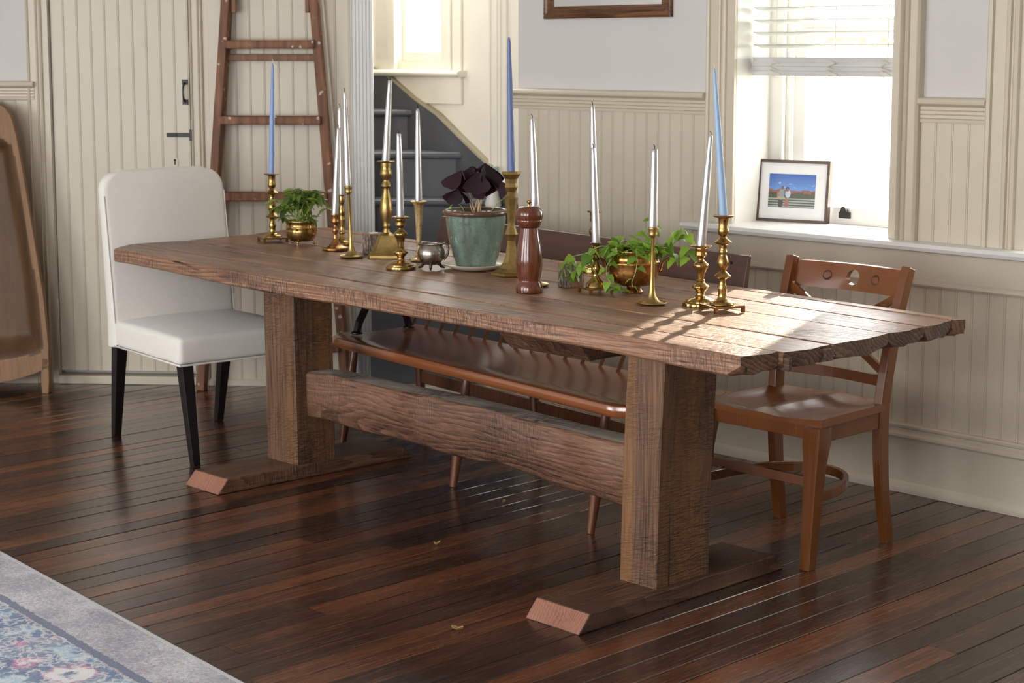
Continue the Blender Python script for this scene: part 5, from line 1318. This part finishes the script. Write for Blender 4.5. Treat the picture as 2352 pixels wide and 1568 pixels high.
for (x, y, z) in heads:
    bm = NB(); b = Vector((rs.uniform(-0.03, 0.03), rs.uniform(-0.03, 0.03), 0.084))
    tube(bm, [b, Vector((x * 0.6 + b.x * 0.3, y * 0.6 + b.y * 0.3, (z + 0.084) / 2)), Vector((x, y, z))], 0.0014, 5); obj('stem', bm, MAT['stemgreen'], SB, smooth=60)
    n_l = rs.choice((5, 6, 7)); p0 = rs.uniform(0, 6)
    for j in range(n_l):
        a = p0 + j * 6.283 / n_l
        put_leaf(LM_SCH, SB, (x, y, z), (math.cos(a), math.sin(a), rs.uniform(-0.7, 0.35)), rs.uniform(0.040, 0.060), rs.uniform(-0.5, 0.5), rs.uniform(0.8, 1.15))

# ---------------------------------------------------------------- large copper pot with ivy
IV = thing('potted_ivy', 'trailing bright green ivy in a large bronzed copper pot', 'plant', (-3.7071, 4.1261, tt(-3.7071)), PHI)
bm = NB(); lathe(bm, [(0.026, 0.0), (0.030, 0.002), (0.027, 0.008), (0.022, 0.014), (0.024, 0.021), (0.050, 0.024), (0.068, 0.034), (0.0785, 0.052), (0.0815, 0.072), (0.0810, 0.090), (0.0835, 0.094), (0.0835, 0.099), (0.0800, 0.103), (0.0775, 0.112), (0.0785, 0.120), (0.0840, 0.130), (0.0870, 0.134), (0.0868, 0.1375), (0.0820, 0.1365), (0.0755, 0.122), (0.010, 0.118)], 48); pc = obj('pot', bm, MAT['copper'], IV, smooth=50)
bm = NB(); lathe(bm, [(0.074, 0.115), (0.06, 0.122), (0.001, 0.126)], 24); obj('soil', bm, MAT['soil'], IV, smooth=60)
bm = NB(); tube(bm, spline([(0.078, -0.010, 0.072), (0.086, -0.010, 0.070), (0.090, -0.010, 0.084), (0.094, -0.008, 0.096), (0.106, -0.006, 0.104), (0.112, -0.004, 0.110)], 4), 0.0052, 8); obj('lug_handle', bm, MAT['copper'], pc, smooth=60)
bm = NB(); tube(bm, spline([(-0.078, 0.010, 0.072), (-0.088, 0.010, 0.070), (-0.093, 0.008, 0.096), (-0.112, 0.004, 0.110)], 4), 0.0052, 8); obj('lug_handle', bm, MAT['copper'], pc, smooth=60)
ri = random.Random(9)
def vine(pts, n, lmin, lmax, side=1.0, hang=0.6):
    sp = spline(pts, 6); bm = NB(); tube(bm, sp, 0.0013, 5); obj('vine', bm, MAT['stemgreen'], IV, smooth=60)
    for k in range(n):
        i = int((k + 0.6) / n * (len(sp) - 1)); p = sp[i]
        s = 1 if k % 2 else -1
        d = Vector((s * ri.uniform(0.35, 1.0), ri.uniform(-0.9, 0.15), -hang + ri.uniform(-0.35, 0.35)))
        q = p + d.normalized() * 0.007
        L = 1.22 * ri.uniform(lmin, lmax); q.z = max(q.z, 0.022); d.normalize()
        if q.z + d.z * L - 0.3 * L < 0.004: d.z = min(d.z, 0.0) * 0.2; q.z = max(q.z, 0.004 + 0.62 * L)
        put_leaf(LM_IVY, IV, q, d, L, ri.uniform(-0.6, 0.6))
vine([(-0.05, -0.02, 0.125), (-0.095, -0.035, 0.152), (-0.135, -0.045, 0.140), (-0.150, -0.04, 0.110), (-0.170, -0.02, 0.088)], 11, 0.026, 0.036)
vine([(-0.05, 0.02, 0.125), (-0.10, 0.06, 0.130), (-0.15, 0.085, 0.115), (-0.20, 0.088, 0.100), (-0.222, 0.080, 0.076), (-0.215, 0.075, 0.040)], 12, 0.026, 0.038)
vine([(-0.190, 0.085, 0.100), (-0.180, 0.078, 0.070), (-0.195, 0.074, 0.045)], 4, 0.028, 0.036)
vine([(-0.06, -0.05, 0.130), (-0.092, -0.080, 0.090), (-0.085, -0.095, 0.050), (-0.060, -0.100, 0.028), (-0.030, -0.105, 0.022)], 9, 0.024, 0.034)
vine([(0.0, -0.06, 0.135), (0.004, -0.098, 0.115), (-0.002, -0.100, 0.075), (-0.012, -0.095, 0.045), (-0.010, -0.095, 0.030)], 4, 0.022, 0.036)
vine([(0.04, 0.0, 0.130), (0.085, 0.005, 0.150), (0.125, 0.01, 0.185), (0.150, 0.01, 0.205), (0.168, 0.0, 0.185), (0.176, 0.0, 0.150), (0.170, 0.0, 0.115)], 15, 0.028, 0.042)
vine([(0.085, 0.0, 0.145), (0.115, -0.01, 0.140), (0.135, -0.012, 0.112)], 5, 0.026, 0.036)
vine([(0.02, 0.02, 0.130), (0.040, 0.03, 0.175), (0.058, 0.03, 0.215), (0.066, 0.028, 0.250)], 11, 0.024, 0.036, hang=0.2)
for k in range(85):
    a = ri.uniform(0, 6.283); q = 0.085 * math.sqrt(ri.random()); p = Vector((q * math.cos(a), q * math.sin(a), 0.128 + 0.062 * ri.random() * (1.2 - q / 0.085)))
    put_leaf(LM_IVY, IV, p, (math.cos(a + ri.uniform(-.8, .8)), math.sin(a + ri.uniform(-.8, .8)), ri.uniform(-0.4, 0.5)), ri.uniform(0.026, 0.044), ri.uniform(-0.7, 0.7))

# ---------------------------------------------------------------- bark-covered log tealight holders
def log(label, x, y, r, h, seed):
    rr = random.Random(seed); ph = [rr.uniform(0, 6) for _ in range(4)]
    t = thing('log_tealight_holder', label, 'candle holder', (x, y, tt(x)), PHI, 'log tealight holders')
    def rf(a, z): return 1 + 0.035 * math.sin(3 * a + ph[0]) + 0.02 * math.sin(11 * a + ph[1] + 40 * z) + 0.012 * math.sin(23 * a + ph[2])
    bm = NB(); lathe(bm, [(r * 0.97, 0)] + [(r * 0.99, 0.003 + (h - 0.006) * k / 9) for k in range(10)] + [(r * 0.985, h - 0.0008)], 72, rfun=rf)
    for v in bm.verts:
        if 0.002 < v.co.z < h - 0.002: v.co.xy *= 1 + rr.uniform(-0.022, 0.022)
    obj('bark', bm, MAT['bark'], t, smooth=25)
    bm = NB(); lathe(bm, [(r * 0.97, h - 0.002), (r * 0.95, h), (0.021, h + 0.0002), (0.0205, h - 0.0015)], 48, rfun=lambda a, z: rf(a, h)); top = obj('cut_top', bm, MAT['cutlog'], t, smooth=30)
    bm = NB(); lathe(bm, [(0.0195, h - 0.002), (0.0195, h + 0.0025), (0.018, h + 0.003), (0.001, h + 0.0022)], 24); obj('tealight', bm, MAT['candlesilver'], top, smooth=40)
log('bark-covered log tealight holder with a bare copper patch, on the left', -5.1033, 4.1989, 0.0435, 0.074, 3)
log('bark-covered log tealight holder under the ivy leaves', -3.9444, 4.0796, 0.0415, 0.078, 4)

# ---------------------------------------------------------------- silver creamer
CR = thing('silver_creamer', 'small tarnished silver creamer on three feet', 'creamer', (-4.5745, 4.0265, tt(-4.5745)), PHI)
bm = NB(); lathe(bm, [(0.012, 0.0165), (0.022, 0.0175), (0.036, 0.026), (0.0455, 0.040), (0.0488, 0.056), (0.0465, 0.070), (0.0405, 0.081), (0.0362, 0.0875), (0.0378, 0.0905), (0.0382, 0.0925), (0.0362, 0.0930), (0.0345, 0.086), (0.030, 0.082), (0.001, 0.083)], 40); cb = obj('bowl', bm, MAT['silver'], CR, smooth=50)
bm = NB(); lathe(bm, [(0.033, 0.0815), (0.030, 0.086), (0.015, 0.0875), (0.001, 0.087)], 20, rfun=lambda a, z: 1 + 0.08 * math.sin(7 * a)); obj('dried_filling', bm, MAT['bark'], CR)
for a in (-90, 30, 150):
    c, s = math.cos(R_(a)), math.sin(R_(a)); bm = NB()
    pts = spline([(c * 0.022, s * 0.022, 0.022), (c * 0.034, s * 0.034, 0.017), (c * 0.040, s * 0.040, 0.008), (c * 0.053, s * 0.053, 0.0045)], 4)
    tube(bm, pts, [0.0075 - 0.0042 * k / (len(pts) - 1) for k in range(len(pts))], 8); obj('foot', bm, MAT['silverdark'], cb, smooth=60)
bm = NB(); pts = spline([(0.036, 0, 0.086), (0.043, 0, 0.093), (0.055, 0, 0.090), (0.060, 0, 0.076), (0.058, 0, 0.056), (0.050, 0, 0.042), (0.043, 0, 0.036)], 5); tube(bm, pts, [0.0048 if k % 3 else 0.0042 for k in range(len(pts))], 8); obj('handle', bm, MAT['silverdark'], cb, smooth=60)
bm = NB(); tube(bm, [(-0.034, 0, 0.088), (-0.043, 0, 0.0905), (-0.048, 0, 0.0895)], [0.004, 0.005, 0.0038], 8); obj('spout_lip', bm, MAT['silverdark'], cb, smooth=60)

# ================================================================ WHITE PEDESTAL AND CANDLE ON THE STAIRS
px, pv = (1133 - 1176) / 4000 * 7.95, 7.945
pxy = Vector((EX[0] * px + EV[0] * pv, EX[1] * px + EV[1] * pv))
CP = thing('candle_pedestal', 'white glazed pedestal on the stairs behind the purple plant', 'candle holder', (pxy.x, pxy.y, 0.6505), PHI)
bm = NB(); lathe(bm, [(0.062, 0.0), (0.064, 0.012), (0.048, 0.03), (0.034, 0.06), (0.044, 0.095), (0.062, 0.125), (0.058, 0.145), (0.036, 0.160), (0.032, 0.172), (0.040, 0.186), (0.036, 0.205), (0.027, 0.235), (0.030, 0.252), (0.056, 0.262), (0.058, 0.270), (0.030, 0.270)], 32); obj('pedestal_body', bm, MAT['ceramicwhite'], CP, smooth=45)
bm = NB(); tube(bm, spline([(0.030, -0.03, 0.275), (0.052, -0.03, 0.285), (0.060, -0.03, 0.305), (0.046, -0.03, 0.318)], 4), [0.012, 0.018, 0.022, 0.024, 0.026, 0.026, 0.026, 0.024, 0.022, 0.020, 0.016, 0.012, 0.006][:13], 10); obj('scroll_ornament', bm, MAT['ceramicwhite'], CP, smooth=60)
PC = thing('pillar_candle', 'sage green pillar candle on the white pedestal by the stairs', 'candle', (pxy.x - 0.006, pxy.y, 0.9208), PHI)
bm = NB(); lathe(bm, [(0.024, 0), (0.0245, 0.003), (0.0245, 0.088), (0.022, 0.092), (0.010, 0.089), (0.001, 0.089)], 24); obj('wax', bm, MAT['candlegreen'], PC, smooth=45)
bm = NB(); tube(bm, [(0, 0, 0.088), (0.001, 0, 0.100)], 0.0012, 6); obj('wick', bm, MAT['wick'], PC)
